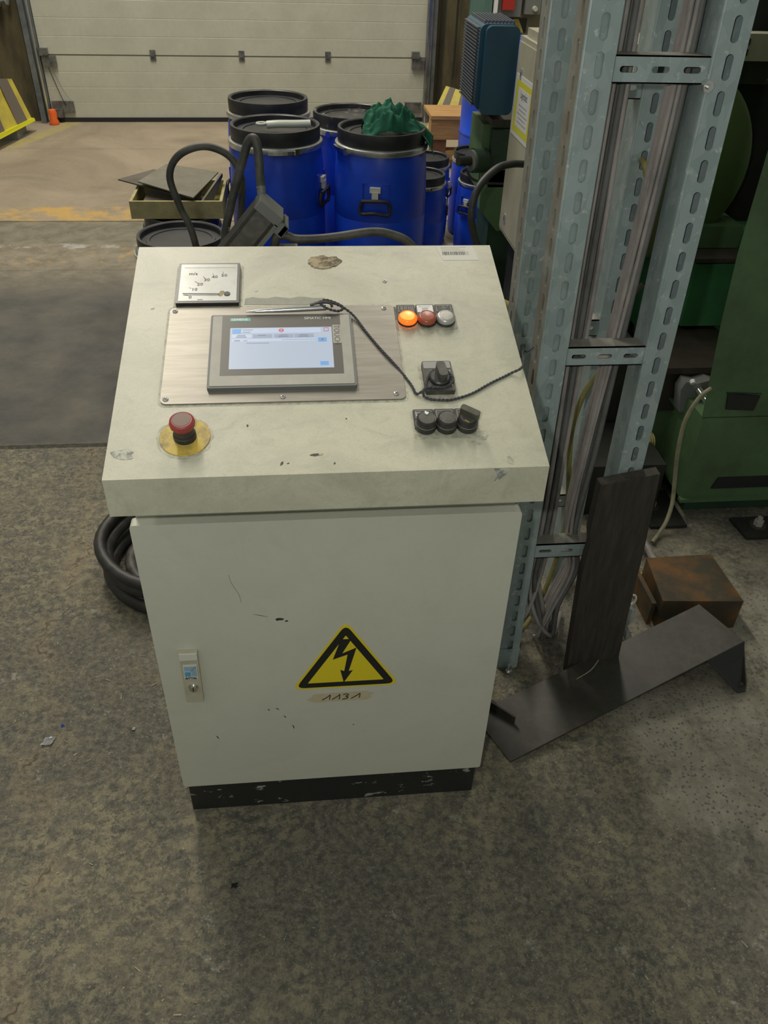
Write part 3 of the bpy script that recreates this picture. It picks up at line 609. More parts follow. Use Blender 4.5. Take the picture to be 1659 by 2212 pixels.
for a, b, c_, d in ((.92, .97, .02, .03), (.92, .97, .10, .11), (.92, .926, .02, .11), (.964, .97, .02, .11)): prism(bm, [(SU(a), SV(d)), (SU(b), SV(d)), (SU(b), SV(c_)), (SU(a), SV(c_))], 0.0098, 0.01, SP)
obj('screen_red_frame', bm, 'scr_red', tpn)
for k, a in enumerate((.02, .22, .43, .63)):
    scr('screen_tab', SU(a), SU(a+.19), SV(.255), SV(.17), 'scr_white' if k == 0 else 'scr_grey')
    scr('screen_text_line', SU(a+.05), SU(a+.13), SV(.20), SV(.185), 'scr_dark', 0.0098)
    if k != 1: scr('screen_text_line', SU(a+.04), SU(a+.14), SV(.24), SV(.222), 'scr_dark', 0.0098)
scr('screen_row', SU(.02), SU(.84), SV(.35), SV(.28), 'scr_white'); scr('screen_text_line', SU(.04), SU(.10), SV(.33), SV(.31), 'scr_dark', 0.0098); scr('screen_text_line', SU(.13), SU(.17), SV(.33), SV(.312), 'scr_grey', 0.0098)
scr('screen_text_line', SU(.16), SU(.38), SV(.392), SV(.378), 'scr_grey', 0.0098)
scr('screen_row_line', SU(.50), SU(.84), SV(.315), SV(.305), 'scr_grey', 0.0098)
scr('screen_button', SU(.86), SU(.945), SV(.37), SV(.27), 'scr_blue'); scr('screen_button', SU(.87), SU(.95), SV(.94), SV(.85), 'scr_blue')
for a in (1, -1): obj('screen_cross', prism(NB(), [(SU(.885), SV(.32-a*.03)), (SU(.895), SV(.32-a*.035)), (SU(.92), SV(.32+a*.03)), (SU(.91), SV(.32+a*.035))], 0.0098, 0.01, SP), 'scr_dark', tpn)
# signal lamps and buttons, upper row
def plate(u, v0, v1, m='black_dusty', face=None):
    p_ = obj('legend_plate', prism(NB(), rrect(u-0.0148, u+0.0148, v0, v1, 0.002, 3), 0.0, 0.004, SP), 'black', con, bevel=0.0006)
    obj('legend_face', prism(NB(), rrect(u-0.0128, u+0.0128, v1-0.0190, v1-0.002, 0.001, 2), 0.004, 0.0044, SP), face or m, p_)
    return p_
def frame_lines(par, u, v1, m):
    bm = NB()
    for a, b, c_, d in ((u-.0118, u+.0118, v1-.0038, v1-.0030), (u-.0118, u-.0110, v1-.018, v1-.003), (u+.0110, u+.0118, v1-.018, v1-.003)):
        prism(bm, [(a, c_), (b, c_), (b, d), (a, d)], 0.0044, 0.0047, SP)
    obj('legend_border', bm, m, par)
for i, u in enumerate((0.1338, 0.1648, 0.1950)):
    p_ = plate(u, 0.3020, 0.3420, face=('black_dusty', 'white', 'black_dusty')[i])
    if i != 1: frame_lines(p_, u, 0.342, 'greyink')
    if i == 0:
        bm = NB()
        for k, (a, q) in enumerate(((-.008, .008), (-.006, .010), (-.002, .009), (.001, .007), (.0045, .009), (.008, .010))): prism(bm, [(u+a, 0.337-q), (u+a+.001, 0.337-q), (u+a+.001, 0.337), (u+a, 0.337)], 0.0044, 0.0047, SP)
        obj('legend_symbol', bm, 'greyink', p_)
    if i == 1:
        text('legend_lettering', 'Pumpen-', 0.0052, SP, u, 0.3345, 'greyink', p_, w=0.0044, align='CENTER'); 
        for q in (0.3305, 0.3265): obj('legend_line', prism(NB(), [(u-.005, q), (u+.005, q), (u+.005, q+.0018), (u-.005, q+.0018)], 0.0044, 0.0046, SP), 'greyink', p_)
    if i == 2:
        bm = NB(); T = [(u-.008, .3375), (u+.008, .3375), (u, .3255)]
        for k in range(3):
            a, b = T[k], T[(k+1) % 3]; cyl(bm, SP(*a, .0046), SP(*b, .0046), .0004, seg=4)
        lathe(bm, [(0.0025, 0), (0.0025, .0004), (0.0015, .0004), (0.0015, 0)], (u, .3335, .0044), 14, F=SP); obj('legend_symbol', bm, 'greyink', p_)
def lens(u, v, body, top, R=0.0150, H=0.014, name='signal_lamp', label=None, base='black'):
    o = obj(name, lathe(NB(), [(R*0.93, 0.004), (R*0.96, 0.006), (R, 0.008), (R*0.98, H*0.8), (R*0.86, H), (R*0.74, H+0.0004), (R*0.70, H-0.0002)], (u, v, 0), 36, F=SP), body, con, smooth=50, label=label)
    obj('cap', lathe(NB(), [(R*0.72, H-0.001), (R*0.70, H+0.0002), (R*0.3, H+0.0008), (0, H+0.001)], (u, v, 0), 30, F=SP), top, o, smooth=60)
    obj('seat_ring', lathe(NB(), [(R*1.03, 0.003), (R*1.03, 0.006), (R*0.9, 0.006)], (u, v, 0), 30, F=SP), base, o)
    return o
lens(0.1338, 0.3035, 'lit', 'lit2', label='lit orange lamp button'); lens(0.1645, 0.3030, 'red_lens', 'red_lens', label='unlit dull red lamp button'); lens(0.1943, 0.3030, 'silver', 'silver_top', label='round silver push button')
# rotary cam switch
rs = obj('rotary_switch', prism(NB(), rrect(0.1440, 0.1880, 0.1420, 0.2045, 0.003, 3), 0.0, 0.009, SP), 'black_dusty', con, bevel=0.001, label='square black rotary switch with grey top label')
obj('label_strip', prism(NB(), rrect(0.1458, 0.1862, 0.1885, 0.2030, 0.001, 2), 0.009, 0.0095, SP), 'greyink', rs)
obj('dial_ring', lathe(NB(), [(0.0155, 0.009), (0.0155, 0.013), (0.0135, 0.015), (0, 0.015)], (0.1670, 0.1660, 0), 30, F=SP), 'black', rs)
def handle(par, u, v, ang, L_, wd, h_lo, h_hi, m, ov=0.0):
    ca, sa = math.cos(ang), math.sin(ang)
    F = lambda x, y, z: SP(u+x*ca-y*sa, v+x*sa+y*ca, z)
    bm = NB(); P0 = rrect(-wd/2, wd/2, -L_*0.5+ov, L_*0.5+ov, wd*0.3, 2)
    return obj('grip', prism(bm, P0, h_lo, h_hi, F), m, par, bevel=0.0015)
handle(rs, 0.1690, 0.1690, 0.12, 0.029, 0.013, 0.014, 0.028, 'black_dusty')
for q in (0.182, 0.169, 0.152): obj('position_mark', prism(NB(), [(0.1838, q), (0.1850, q), (0.1850, q+.0022), (0.1838, q+.0022)], 0.009, 0.0093, SP), 'paper', rs)
# lower row
for i, u in enumerate((0.1358, 0.1660, 0.1958)):
    p_ = plate(u, 0.0740, 0.1100); frame_lines(p_, u, 0.110, 'greyink'); bm = NB()
    if i == 0:
        prism(bm, [(u-.001, .0975), (u+.009, .0975), (u+.009, .1040)], .0044, .0047, SP)
        for a, b in (((-.0105, .1040), (-.0105, .0965)), ((-.004, .1040), (-.004, .0965)), ((-.0105, .1025), (-.004, .1025)), ((-.0105, .098), (-.004, .098))): cyl(bm, SP(u+a[0], a[1], .0046), SP(u+b[0], b[1], .0046), .0004, seg=4)
    elif i == 1:
        for a, b in (((-.008, .097), (-.004, .103)), ((-.004, .103), (0, .1045)), ((0, .1045), (.004, .103)), ((.004, .103), (.008, .097)), ((-.004, .103), (-.003, .097)), ((.004, .103), (.003, .097))): cyl(bm, SP(u+a[0], a[1], .0046), SP(u+b[0], b[1], .0046), .0003, seg=4)
    else:
        prism(bm, [(u-.009, .1015), (u-.006, .1015), (u-.006, .1025), (u-.009, .1025)], .0044, .0047, SP)
    obj('legend_symbol', bm, 'white' if i == 0 else 'greyink', p_)
def black_op(u, v, H=0.022, top='black_dusty', name='push_button', label=None):
    R = 0.0148
    o = obj(name, lathe(NB(), [(R, 0.003), (R*1.01, H*0.45), (R*0.94, H*0.47), (R*0.94, H*0.55), (R*0.98, H*0.57), (R*0.96, H*0.92), (R*0.88, H), (R*0.82, H*0.98), (0, H*0.99)], (u, v, 0), 36, F=SP), 'black', con, smooth=35, label=label)
    obj('cap', lathe(NB(), [(R*0.80, H*0.98), (R*0.78, H+0.0006), (0, H+0.001)], (u, v, 0), 32, F=SP), top, o, smooth=50)
    obj('rim', lathe(NB(), [(R*0.99, H*0.53), (R*1.0, H*0.55), (R*0.99, H*0.57)], (u, v, 0), 36, F=SP), 'silver', o)
    return o
k1 = black_op(0.1362, 0.0765, label='round black button with a white spot'); k2 = black_op(0.1655, 0.0758, label='round black button with a plain top'); k3 = black_op(0.1950, 0.0758, name='selector_switch', label='black selector switch with a turned olive handle')
obj('white_spot', prism(NB(), blotch(0.1365, 0.0845, 0.0028, 0.0030, seed=9, n=14), 0.0230, 0.0236, SP), 'white', k1)
handle(k3, 0.1968, 0.0790, 0.95, 0.029, 0.0105, 0.021, 0.033, 'olive_grip', 0.0)
obj('yellow_line', tube(NB(), [SP(0.1885, 0.0685, 0.024), SP(0.1935, 0.0640, 0.024)], 0.0004, 4, raw=True), 'sign_y', k3)
# emergency stop
es = obj('emergency_stop', lathe(NB(), [(0.0345, 0.0), (0.0345, 0.0012), (0.034, 0.0016), (0.016, 0.0016)], (-0.1973, 0.0718, 0), 48, F=SP), 'yellow_old', con, label='worn yellow disc with dull red mushroom emergency stop')
obj('collar', lathe(NB(), [(0.0155, 0.0015), (0.0155, 0.008), (0.0135, 0.009), (0.0135, 0.016), (0.0125, 0.018), (0.0125, 0.022)], (-0.1973, 0.0718, 0), 32, F=SP), 'black', es, smooth=30)
bm = NB(); seg = 48; rings = []
prof = [(0.0120, 0.0195), (0.0145, 0.0215), (0.0170, 0.026), (0.0174, 0.0300), (0.0164, 0.0335), (0.0138, 0.0352), (0.0122, 0.0350)]
for r_, z_ in prof:
    rings.append([bm.verts.new(SP(-0.1973+r_*(1-(0.045 if (i % 3 == 0 and 0.0225 < z_ < 0.033) else 0))*math.cos(2*PI*i/seg), 0.0718+r_*(1-(0.045 if (i % 3 == 0 and 0.0225 < z_ < 0.033) else 0))*math.sin(2*PI*i/seg), z_)) for i in range(seg)])
for A_, B_ in zip(rings, rings[1:]):
    for i in range(seg): bm.faces.new((A_[i], A_[(i+1) % seg], B_[(i+1) % seg], B_[i]))
bm.faces.new(rings[0]); bm.faces.new(rings[-1])
obj('mushroom', bm, 'red_knob', es, smooth=30)
obj('mushroom_top', lathe(NB(), [(0.0125, 0.0345), (0.0121, 0.0356), (0, 0.0360)], (-0.1973, 0.0718, 0), 32, F=SP), 'red_top', es)

# stylus and cord
st = thing('stylus_pen', 'silver grey stylus pen lying on the upper edge of the touch screen', 'pen', SP(-0.06, 0.322, 0.009))
PW = 0.0128
def pen_pt(s): return Vector(SP(-0.1182+s*0.1245, 0.3190+0.0075*s, PW))
obj('barrel', tube(NB(), [pen_pt(0.12+0.88*k/10) for k in range(11)], lambda s: 0.0026+0.0018*math.sin(min(1, s*1.6)*PI/2), 12, raw=True), 'chrome', st, smooth=60)
obj('tip', cyl(NB(), pen_pt(0.0), pen_pt(0.13), 0.0008, 0.0027, 12), 'silver', st)
obj('clip', tube(NB(), [pen_pt(0.80)+Vector((0, 0.002, .005)), pen_pt(0.92)+Vector((0, 0.003, .008)), pen_pt(1.05)+Vector((0, 0.003, .006)), pen_pt(1.08)], 0.0022, 8), 'black', st)
def braid(pts, name, label, r=0.0013):
    P = spline(pts, 14); bm = NB()
    tot = 0; a_l = []
    for i, q in enumerate(P):
        if i: tot += (P[i]-P[i-1]).length
        a_l.append(tot)
    for ph in (0, PI):
        Q = []
        for i, q in enumerate(P):
            d = (P[min(i+1, len(P)-1)]-P[max(i-1, 0)]).normalized(); a = d.cross(Vector((0, 0, 1))).normalized(); b = a.cross(d)
            an = a_l[i]/0.006*PI+ph; Q.append(q+(a*math.cos(an)+b*math.sin(an))*r*0.75)
        tube(bm, Q, r, 6, raw=True)
    return tag(obj(name, bm, 'cord', smooth=60), label, 'cord')
c1 = [(-0.0037, 0.3355, .014), (0.004, 0.3420, .016), (0.0185, 0.3385, .015), (0.0330, 0.3290, .012), (0.0250, 0.3200, .012), (0.0068, 0.3225, .016), (-0.0037, 0.3345, .018), (0.010, 0.338, .016), (0.0327, 0.3290, .012), (0.050, 0.3140, .006), (0.0659, 0.2805, .004), (0.0844, 0.2420, .004), (0.0996, 0.2140, .004), (0.1140, 0.1880, .002), (0.1255, 0.1605, .002), (0.1300, 0.1445, .002), (0.1390, 0.1450, .006), (0.1455, 0.1480, .0105), (0.1580, 0.1475, .0110), (0.1720, 0.1480, .0110), (0.1840, 0.1570, .0110), (0.1858, 0.1680, .0110), (0.1790, 0.1795, .0110), (0.1670, 0.1840, .0110), (0.1560, 0.1800, .0110), (0.1480, 0.1650, .0110), (0.1440, 0.1500, .0105), (0.1400, 0.1400, .004), (0.1480, 0.1335, .002), (0.1600, 0.1310, .002), (0.1766, 0.1300, .002), (0.1872, 0.1325, .002), (0.2127, 0.1425, .002), (0.2438, 0.1630, .002), (0.2753, 0.1815, .002), (0.2985, 0.1960, .004)]
pts = [SP(u, v-0.001, h) for u, v, h in c1] + [(0.335, 0.235, 0.918), (0.366, 0.310, 0.880), (0.392, 0.362, 0.862)]
braid(pts, 'pen_cord', 'twisted dark grey cord tying the stylus to the steel ladder across the desk')

# ------------------------------------------------------------------ drums
def make_drum(R, H, name='lidded_drum', handles=(0,), latch=0.0, lidm='lid'):
    """R lid radius, H total height"""
    root = thing(name, '', 'drum')
    rb = R*1.085; zt = H-0.072*R/0.19
    body = obj('body', lathe(NB(), [(0, 0.004), (rb*0.90, 0.0), (rb*0.95, 0.012), (rb*0.975, H*0.08), (rb, H*0.30), (rb, H*0.52), (rb*0.994, H*0.524), (rb, H*0.528), (rb*0.995, H*0.66), (rb*0.975, H*0.78), (rb*0.955, H*0.85), (R*0.98, zt)], seg=56), 'blue', root, world=False, smooth=30)
    k = R/0.19
    obj('clamp_ring', lathe(NB(), [(R*1.00, zt-0.012*k), (R*1.05, zt-0.010*k), (R*1.07, zt+0.001*k), (R*1.06, zt+0.012*k), (R*1.02, zt+0.016*k), (R*0.98, zt+0.016*k)], seg=56), 'zinc_band', root, world=False, smooth=50)
    obj('lid', lathe(NB(), [(R*0.97, zt+0.008*k), (R, zt+0.018*k), (R*1.005, H-0.012*k), (R*0.995, H), (R*0.94, H), (R*0.915, H-0.004*k), (R*0.91, H-0.024*k), (R*0.80, H-0.025*k), (R*0.79, H-0.022*k), (R*0.72, H-0.022*k), (R*0.71, H-0.026*k), (0, H-0.024*k)], seg=56), lidm, root, world=False, smooth=30)
    # clamp latch
    a = latch; ca, sa = math.cos(a), math.sin(a); LF = lambda x, y, z: ((R*1.06+y)*math.cos(a+x/R), (R*1.06+y)*math.sin(a+x/R), z)
    bm = NB()
    for i in range(6): box(bm, -0.055*k+i*0.018*k, -0.037*k+i*0.018*k, 0.0, 0.010*k, zt-0.008*k, zt+0.006*k, LF)
    box(bm, 0.045*k, 0.06*k, 0.0, 0.016*k, zt-0.013*k, zt+0.012*k, LF)
    obj('latch', bm, 'chrome', root, world=False, bevel=0.001)
    for h in handles:
        HF = lambda x, y, z: ((rb*0.985+y)*math.cos(h+x/rb), (rb*0.985+y)*math.sin(h+x/rb), z)
        zc = H*0.70
        bm = NB()
        for a_, b_, c_, d in ((-0.060, -0.054, -0.075, 0.035), (0.054, 0.060, -0.075, 0.035), (-0.060, 0.060, 0.032, 0.038), (-0.060, 0.060, -0.078, -0.072)):
            box(bm, a_*k, b_*k, 0.000, 0.006*k, zc+c_*k, zc+d*k, HF)
        obj('handle_recess', bm, 'blue', root, world=False, bevel=0.0015)
        br = obj('handle_bracket', box(box(NB(), -0.022*k, 0.022*k, 0.0, 0.014*k, zc+0.000*k, zc+0.022*k, HF), -0.013*k, 0.013*k, 0.0, 0.016*k, zc-0.028*k, zc+0.005*k, HF), 'paper', root, world=False, bevel=0.002)
        P = [(-0.052, -0.035), (-0.060, -0.065), (-0.052, -0.088), (0, -0.082), (0.052, -0.088), (0.060, -0.065), (0.052, -0.035), (0, -0.031)]
        obj('handle', tube(NB(), [HF(x*k, 0.020*k, zc+z*k) for x, z in P+[P[0]]], 0.0075*k, 8, n=5), 'rubber', root, world=False)
    return root
def place(root, x, y, rot, label, group=None):
    root.location = (x, y, 0); root.rotation_euler = (0, 0, rot); root['label'] = label
    if group: root['group'] = group
    return root
FACE = -PI/2
dB = place(make_drum(0.191, 0.736, handles=(FACE-0.20, FACE+PI-0.2), latch=FACE-1.15), 0.342, 2.775, 0, 'large blue lidded drum with a green cloth on its lid')
dA = place(make_drum(0.193, 0.735, handles=(FACE+1.25, FACE+1.25+PI), latch=FACE+0.15), -0.116, 2.82, 0, 'large blue lidded drum with a white plastic lever on its lid')
dC = place(copy_tree(dA), -0.157, 3.40, 2.4, 'large blue lidded drum behind the one with the white lever')
dD = place(make_drum(0.186, 0.715, handles=(0.6,), latch=FACE-0.9, lidm='lid_film'), 0.243, 3.205, 0, 'large blue drum with film smears on its lid, behind the green cloth')
dE = place(make_drum(0.1625, 0.487, handles=(0.5,), latch=PI+0.35), -0.477, 2.140, 0, 'low blue drum with bare black lid behind the console, left')
dF = place(make_drum(0.155, 0.437, handles=(0.5,), latch=PI+0.5), -0.525, 2.575, 0, 'low blue drum carrying the yellowed tray')
dG = place(make_drum(0.125, 0.449, handles=(0.0,), latch=FACE), 0.575, 3.150, 0, 'small blue lidded drum right of the large drums, the nearer one')
dH = place(make_drum(0.125, 0.440, handles=(FACE+1.15,), latch=FACE), 0.655, 3.520, 0, 'small blue lidded drum right of the large drums, the farther one')
dI = place(make_drum(0.125, 0.414, handles=(FACE-0.85,), latch=FACE), 0.932, 3.297, 0, 'small blue drum in front, partly behind the green pump column')
dJ = place(copy_tree(dH), 0.955, 3.640, 0.9, 'small blue drum at the foot of the tall blue barrel')
# tall barrel
tb = thing('tall_barrel', 'tall closed blue barrel standing behind the motor', 'barrel', (1.335, 4.60, 0))
obj('shell', lathe(NB(), [(0, 0), (0.26, 0), (0.285, 0.03), (0.29, 0.30), (0.288, 0.325), (0.293, 0.328), (0.293, 0.336), (0.288, 0.34), (0.287, 0.50), (0.278, 0.62), (0.258, 0.72), (0.225, 0.80), (0.18, 0.85), (0.12, 0.87), (0, 0.87)], (1.325, 4.60, 0), 56), 'blue', tb, smooth=60)
obj('bung', lathe(NB(), [(0.03, 0.86), (0.03, 0.885), (0, 0.885)], (1.40, 4.60, 0), 20), 'black', tb)

# lever on drum A, cloth on drum B
lv = thing('plastic_lever', 'white translucent plastic lever lying on a black drum lid', 'lever', (-0.10, 2.78, 0.715))
LZ = 0.742
obj('grip', tube(NB(), [(-0.150, 2.775, LZ-0.004), (-0.10, 2.772, LZ), (-0.03, 2.775, LZ), (0.035, 2.785, LZ)], 0.017, 12, ry=0.012), 'film', lv, smooth=60)
obj('eye', tube(NB(), [(-0.172+0.020*math.cos(a*PI/6), 2.775+0.020*math.sin(a*PI/6), LZ) for a in range(12)], 0.006, 8, raw=True, closed=True), 'film', lv, smooth=60)
bm = bmesh.new(); bmesh.ops.create_grid(bm, x_segments=90, y_segments=56, size=1)
lx, ly, lz = 0.342, 2.775, 0.736
for v in bm.verts:
    s, q = v.co.x, v.co.y
    P_ = Vector((s*1.5, q*1.4, 1.3))
    wx = noise.noise(P_*1.1+Vector((9, 0, 0))); wy = noise.noise(P_*1.1+Vector((0, 9, 0)))
    fold = (1-abs(noise.noise(Vector((s*1.9+wx, q*1.8+wy, 4.3))))*2.4)*0.030 + (1-abs(noise.noise(Vector((s*4.2+wx, q*3.6, 7.7))))*2.2)*0.012
    e = max(0.0, 1-(abs(s+0.1)**2.4+abs(q)**2.4)*0.8)
    x = 0.378 + s*0.122 + 0.022*wx; y = 2.735 + q*0.088 + 0.018*wy
    z = lz - 0.020 + max(0.004, (0.040*math.exp(-((s+0.05)/0.55)**2) + 0.042)*min(1, e*1.5) + fold*min(1, e*1.6)*1.25)
    if s > 0.30:                       # slips over the rim and hangs down
        k_ = (s-0.30)/0.70; x = 0.4146+k_*0.150; sm_ = min(1, k_*1.6)
        z = z*(1-sm_) + (lz + 0.030 - 0.130*k_*k_*(1 if q < 0.1 else 0.55))*sm_ + fold*0.35; y = 2.735 + q*0.088*(1-0.45*k_)+0.010*wy
    v.co = (x, y, z)
me_bm = bm
geom = bmesh.ops.solidify(bm, geom=bm.faces[:], thickness=0.0025)
tag(obj('cloth', bm, 'rag', smooth=80), 'crumpled dark green cloth hanging over a black drum lid', 'cloth')

# tray with scrap plates
tr = thing('yellow_tray', 'shallow yellowed plastic tray on a low blue drum', 'tray', (-0.53, 2.62, 0.437))
bm = NB(); x0, x1, y0, y1, z0, z1 = -0.715, -0.340, 2.475, 2.800, 0.438, 0.508
box(bm, x0, x1, y0, y0+0.012, z0, z1); box(bm, x0, x1, y1-0.012, y1, z0, z1); box(bm, x0, x0+0.012, y0+.012, y1-.012, z0, z1); box(bm, x1-0.012, x1, y0+.012, y1-.012, z0, z1)
obj('wall', bm, 'tray', tr, smooth=0); obj('bottom', bx(x0+.012, x1-.012, y0+.012, y1-.012, z0, z0+0.01), 'tray', tr)
def slab(name, A_, B_, C_, D_, th, m, label, cat, group=None, par=None):
    A_, B_, C_, D_ = map(Vector, (A_, B_, C_, D_)); n_ = (B_-A_).cross(D_-A_).normalized()
    if n_.z > 0: n_ = -n_
    bm = NB(); lo_ = [bm.verts.new(q) for q in (A_, B_, C_, D_)]; hi_ = [bm.verts.new(q+n_*th) for q in (A_, B_, C_, D_)]
    bm.faces.new(lo_); bm.faces.new(hi_[::-1])
    for i in range(4): bm.faces.new((lo_[i], lo_[(i+1) % 4], hi_[(i+1) % 4], hi_[i]))
    o = obj(name, bm, m, par, bevel=0.001)
    return tag(o, label, cat, group) if label else o
slab('scrap_plate', (-0.790, 2.70, 0.535), (-0.655, 2.82, 0.545), (-0.42, 2.74, 0.527), (-0.50, 2.53, 0.511), 0.005, 'scrap2', 'brown scrap plate sticking out left over the yellowed tray', 'plate')
slab('scrap_plate', (-0.695, 2.63, 0.545), (-0.600, 2.84, 0.563), (-0.372, 2.78, 0.545), (-0.455, 2.47, 0.525), 0.005, 'scrap', 'olive grey scrap plate lying on top of the yellowed tray', 'plate')
slab('scrap_plate', (-0.42, 2.52, 0.50), (-0.35, 2.72, 0.556), (-0.350, 2.73, 0.540), (-0.40, 2.54, 0.455), 0.012, 'scrap', 'short thick scrap bar at the right end of the yellowed tray', 'plate')
tag(obj('scrap_block', bx(-0.67, -0.45, 2.52, 2.70, 0.449, 0.490), 'scrap2', bevel=0.004), 'dark brown block lying inside the yellowed tray', 'block')

# pallet timber behind
pa = thing('timber_pallet', 'stacked orange timber pallet behind the blue drums', 'pallet', (1.2, 5.0, 0))
obj('beam', bx(0.905, 1.70, 4.98, 5.10, 0.195, 0.325), 'timber', pa, bevel=0.006); obj('plank', bx(0.900, 1.70, 4.97, 5.35, 0.325, 0.347), 'timber', pa, bevel=0.004)
obj('post', bx(0.915, 1.02, 4.99, 5.10, 0.0, 0.195), 'timber_d', pa, bevel=0.004); obj('post', bx(1.50, 1.60, 4.99, 5.10, 0.0, 0.195), 'timber_d', pa, bevel=0.004)
obj('beam', bx(1.02, 1.50, 5.0, 5.10, 0.03, 0.12), 'timber', pa, bevel=0.004); obj('plank', bx(1.02, 1.50, 4.985, 5.0, 0.06, 0.12), 'timber', pa)

# ------------------------------------------------------------------ motor, pump column, cabinet
mo = thing('motor_box', 'blue-green ribbed motor housing mounted on the green pump column', 'motor', (0.67, 2.15, 0.95))
obj('housing', prism(NB(), rrect(0.585, 0.715, 0.945, 1.200, 0.022, 4), 2.03, 2.30, lambda u, v, w_: (u, w_, v)), 'motor', mo, bevel=0.004)
obj('end_cover', prism(NB(), rrect(0.600, 0.712, 0.935, 1.198, 0.020, 4), 2.00, 2.035, lambda u, v, w_: (u, w_, v)), 'motor', mo, bevel=0.004)
for k in range(24):
    obj('fin', bx(0.578, 0.590, 2.05, 2.29, 0.955+k*0.0100, 0.9590+k*0.0100), 'motor_fin', mo)
for k in range(9):
    obj('fin', bx(0.602+k*0.012, 0.606+k*0.012, 2.05, 2.29, 1.196, 1.208), 'motor_fin', mo)
pu = thing('pump_column', 'green pump column with a grey coupling left of the grey cabinet', 'pump', (0.72, 2.2, 0))
obj('neck', cyl(NB(), (0.68, 2.18, 0.90), (0.68, 2.18, 0.95), 0.035, seg=20), 'brown_steel', pu)
obj('head', bx(0.640, 0.80, 2.10, 2.32, 0.66, 0.885), 'green', pu, bevel=0.006); obj('head_dark', bx(0.668, 0.80, 2.06, 2.12, 0.68, 0.875), 'green_d', pu, bevel=0.004)
obj('column', bx(0.70, 0.86, 2.12, 2.34, 0.0, 0.66), 'green_d', pu, bevel=0.006); obj('gusset', prism(NB(), [(0.645, 0.74), (0.645, 0.60), (0.72, 0.52), (0.76, 0.52), (0.76, 0.74)], 2.06, 2.10, lambda u, v, w_: (u, w_, v)), 'green', pu, bevel=0.003)
obj('cap', bx(0.665, 0.80, 2.08, 2.32, 0.885, 0.905), 'brown_steel', pu)
obj('coupling', cyl(NB(), (0.600, 2.05, 0.775), (0.648, 2.07, 0.772), 0.042, seg=24), 'green_d', pu, smooth=40)
obj('coupling_ring', cyl(NB(), (0.592, 2.048, 0.775), (0.602, 2.052, 0.775), 0.036, seg=24), 'hmi_side', pu)
obj('shaft', cyl(NB(), (0.545, 2.03, 0.777), (0.595, 2.05, 0.775), 0.017, seg=16), 'dark', pu)
obj('thin_cable', tube(NB(), [(0.575, 2.03, 0.755), (0.60, 2.02, 0.72), (0.66, 2.02, 0.705), (0.73, 2.03, 0.700)], 0.0045, 8), 'rubber', pu)
ca = thing('grey_cabinet', 'dusty grey switch cabinet behind the steel ladders', 'cabinet', (0.85, 1.8, 0))
obj('body', bx(0.703, 1.06, 1.56, 1.955, 0.567, 1.180), 'cab', ca, bevel=0.006); obj('side_panel', bx(0.699, 0.704, 1.585, 1.945, 0.580, 1.165), 'cab', ca, bevel=0.002)
obj('top_cover', bx(0.715, 1.05, 1.58, 1.92, 1.180, 1.205), 'cab', ca, bevel=0.006); obj('stand', bx(0.74, 1.04, 1.60, 1.93, 0.0, 0.567), 'dark', ca)
CF = lambda u, v, w_: (0.699-w_, u, v)     # left face of the cabinet, u along Y
for u, v in ((1.875, 1.08), (1.875, 0.625)):
    lk = obj('lock', prism(NB(), rrect(u-0.009, u+0.009, v-0.016, v+0.016, 0.003, 2), 0, 0.003, CF), 'silver', ca); obj('lock_hole', bx(u-0.002, u+0.003, v-0.006, v+0.006, 0.003, 0.0035, F=CF), 'ink', lk)
# storage sign on the cabinet: u decreases towards the camera, so text runs from high Y to low Y
CT = lambda u, v, w_: CF(1.928-u, v, w_)
sgn = thing('storage_sign', 'laminated sign with yellow border on the grey cabinet', 'sign', (0.69, 1.8, 0.99))
obj('sheet', bx(0.0, 0.258, 0.897, 1.077, 0.0, 0.002, F=CT), 'sign_paper', sgn); obj('border', bx(0.016, 0.242, 0.911, 1.063, 0.002, 0.0024, F=CT), 'sign_lime', sgn); obj('field', bx(0.050, 0.208, 0.931, 1.044, 0.0024, 0.0028, F=CT), 'sign_paper', sgn)
text('heading', 'Lagerplatz', 0.030, CT, 0.128, 1.018, 'ink', sgn, w=0.0028, align='CENTER', sx=0.72)
for k, (a, b) in enumerate(((.075, .180), (.085, .172), (.062, .194), (.082, .176), (.070, .190))):
    bm = NB(); u = a
    rn = random.Random(k)
    while u < b:
        L_ = rn.uniform(0.006, 0.018); box(bm, u, min(b, u+L_), 0.9945-k*0.0125, 0.9985-k*0.0125, 0.0028, 0.0031, CT); u += L_+0.004
    obj('print_line', bm, 'greyink', sgn)
# pipes and dark works under the cabinet
wk = thing('machine_base', 'black oily machine base with pipes right of the console', 'machine', (0.75, 1.5, 0))
obj('block', bx(0.66, 0.98, 1.22, 1.54, 0.0, 0.46), 'dark', wk, bevel=0.01); obj('block', bx(0.78, 1.05, 0.95, 1.20, 0.0, 0.18), 'dark', wk, bevel=0.01)
for a, b, r_ in (((0.56, 1.30, 0.55), (0.70, 1.26, 0.50), 0.020), ((0.60, 1.14, 0.40), (0.73, 1.22, 0.36), 0.018), ((0.585, 1.2, 0.46), (0.70, 1.24, 0.44), 0.014)):
    obj('pipe', cyl(NB(), a, b, r_, seg=14), 'cable_y', wk)

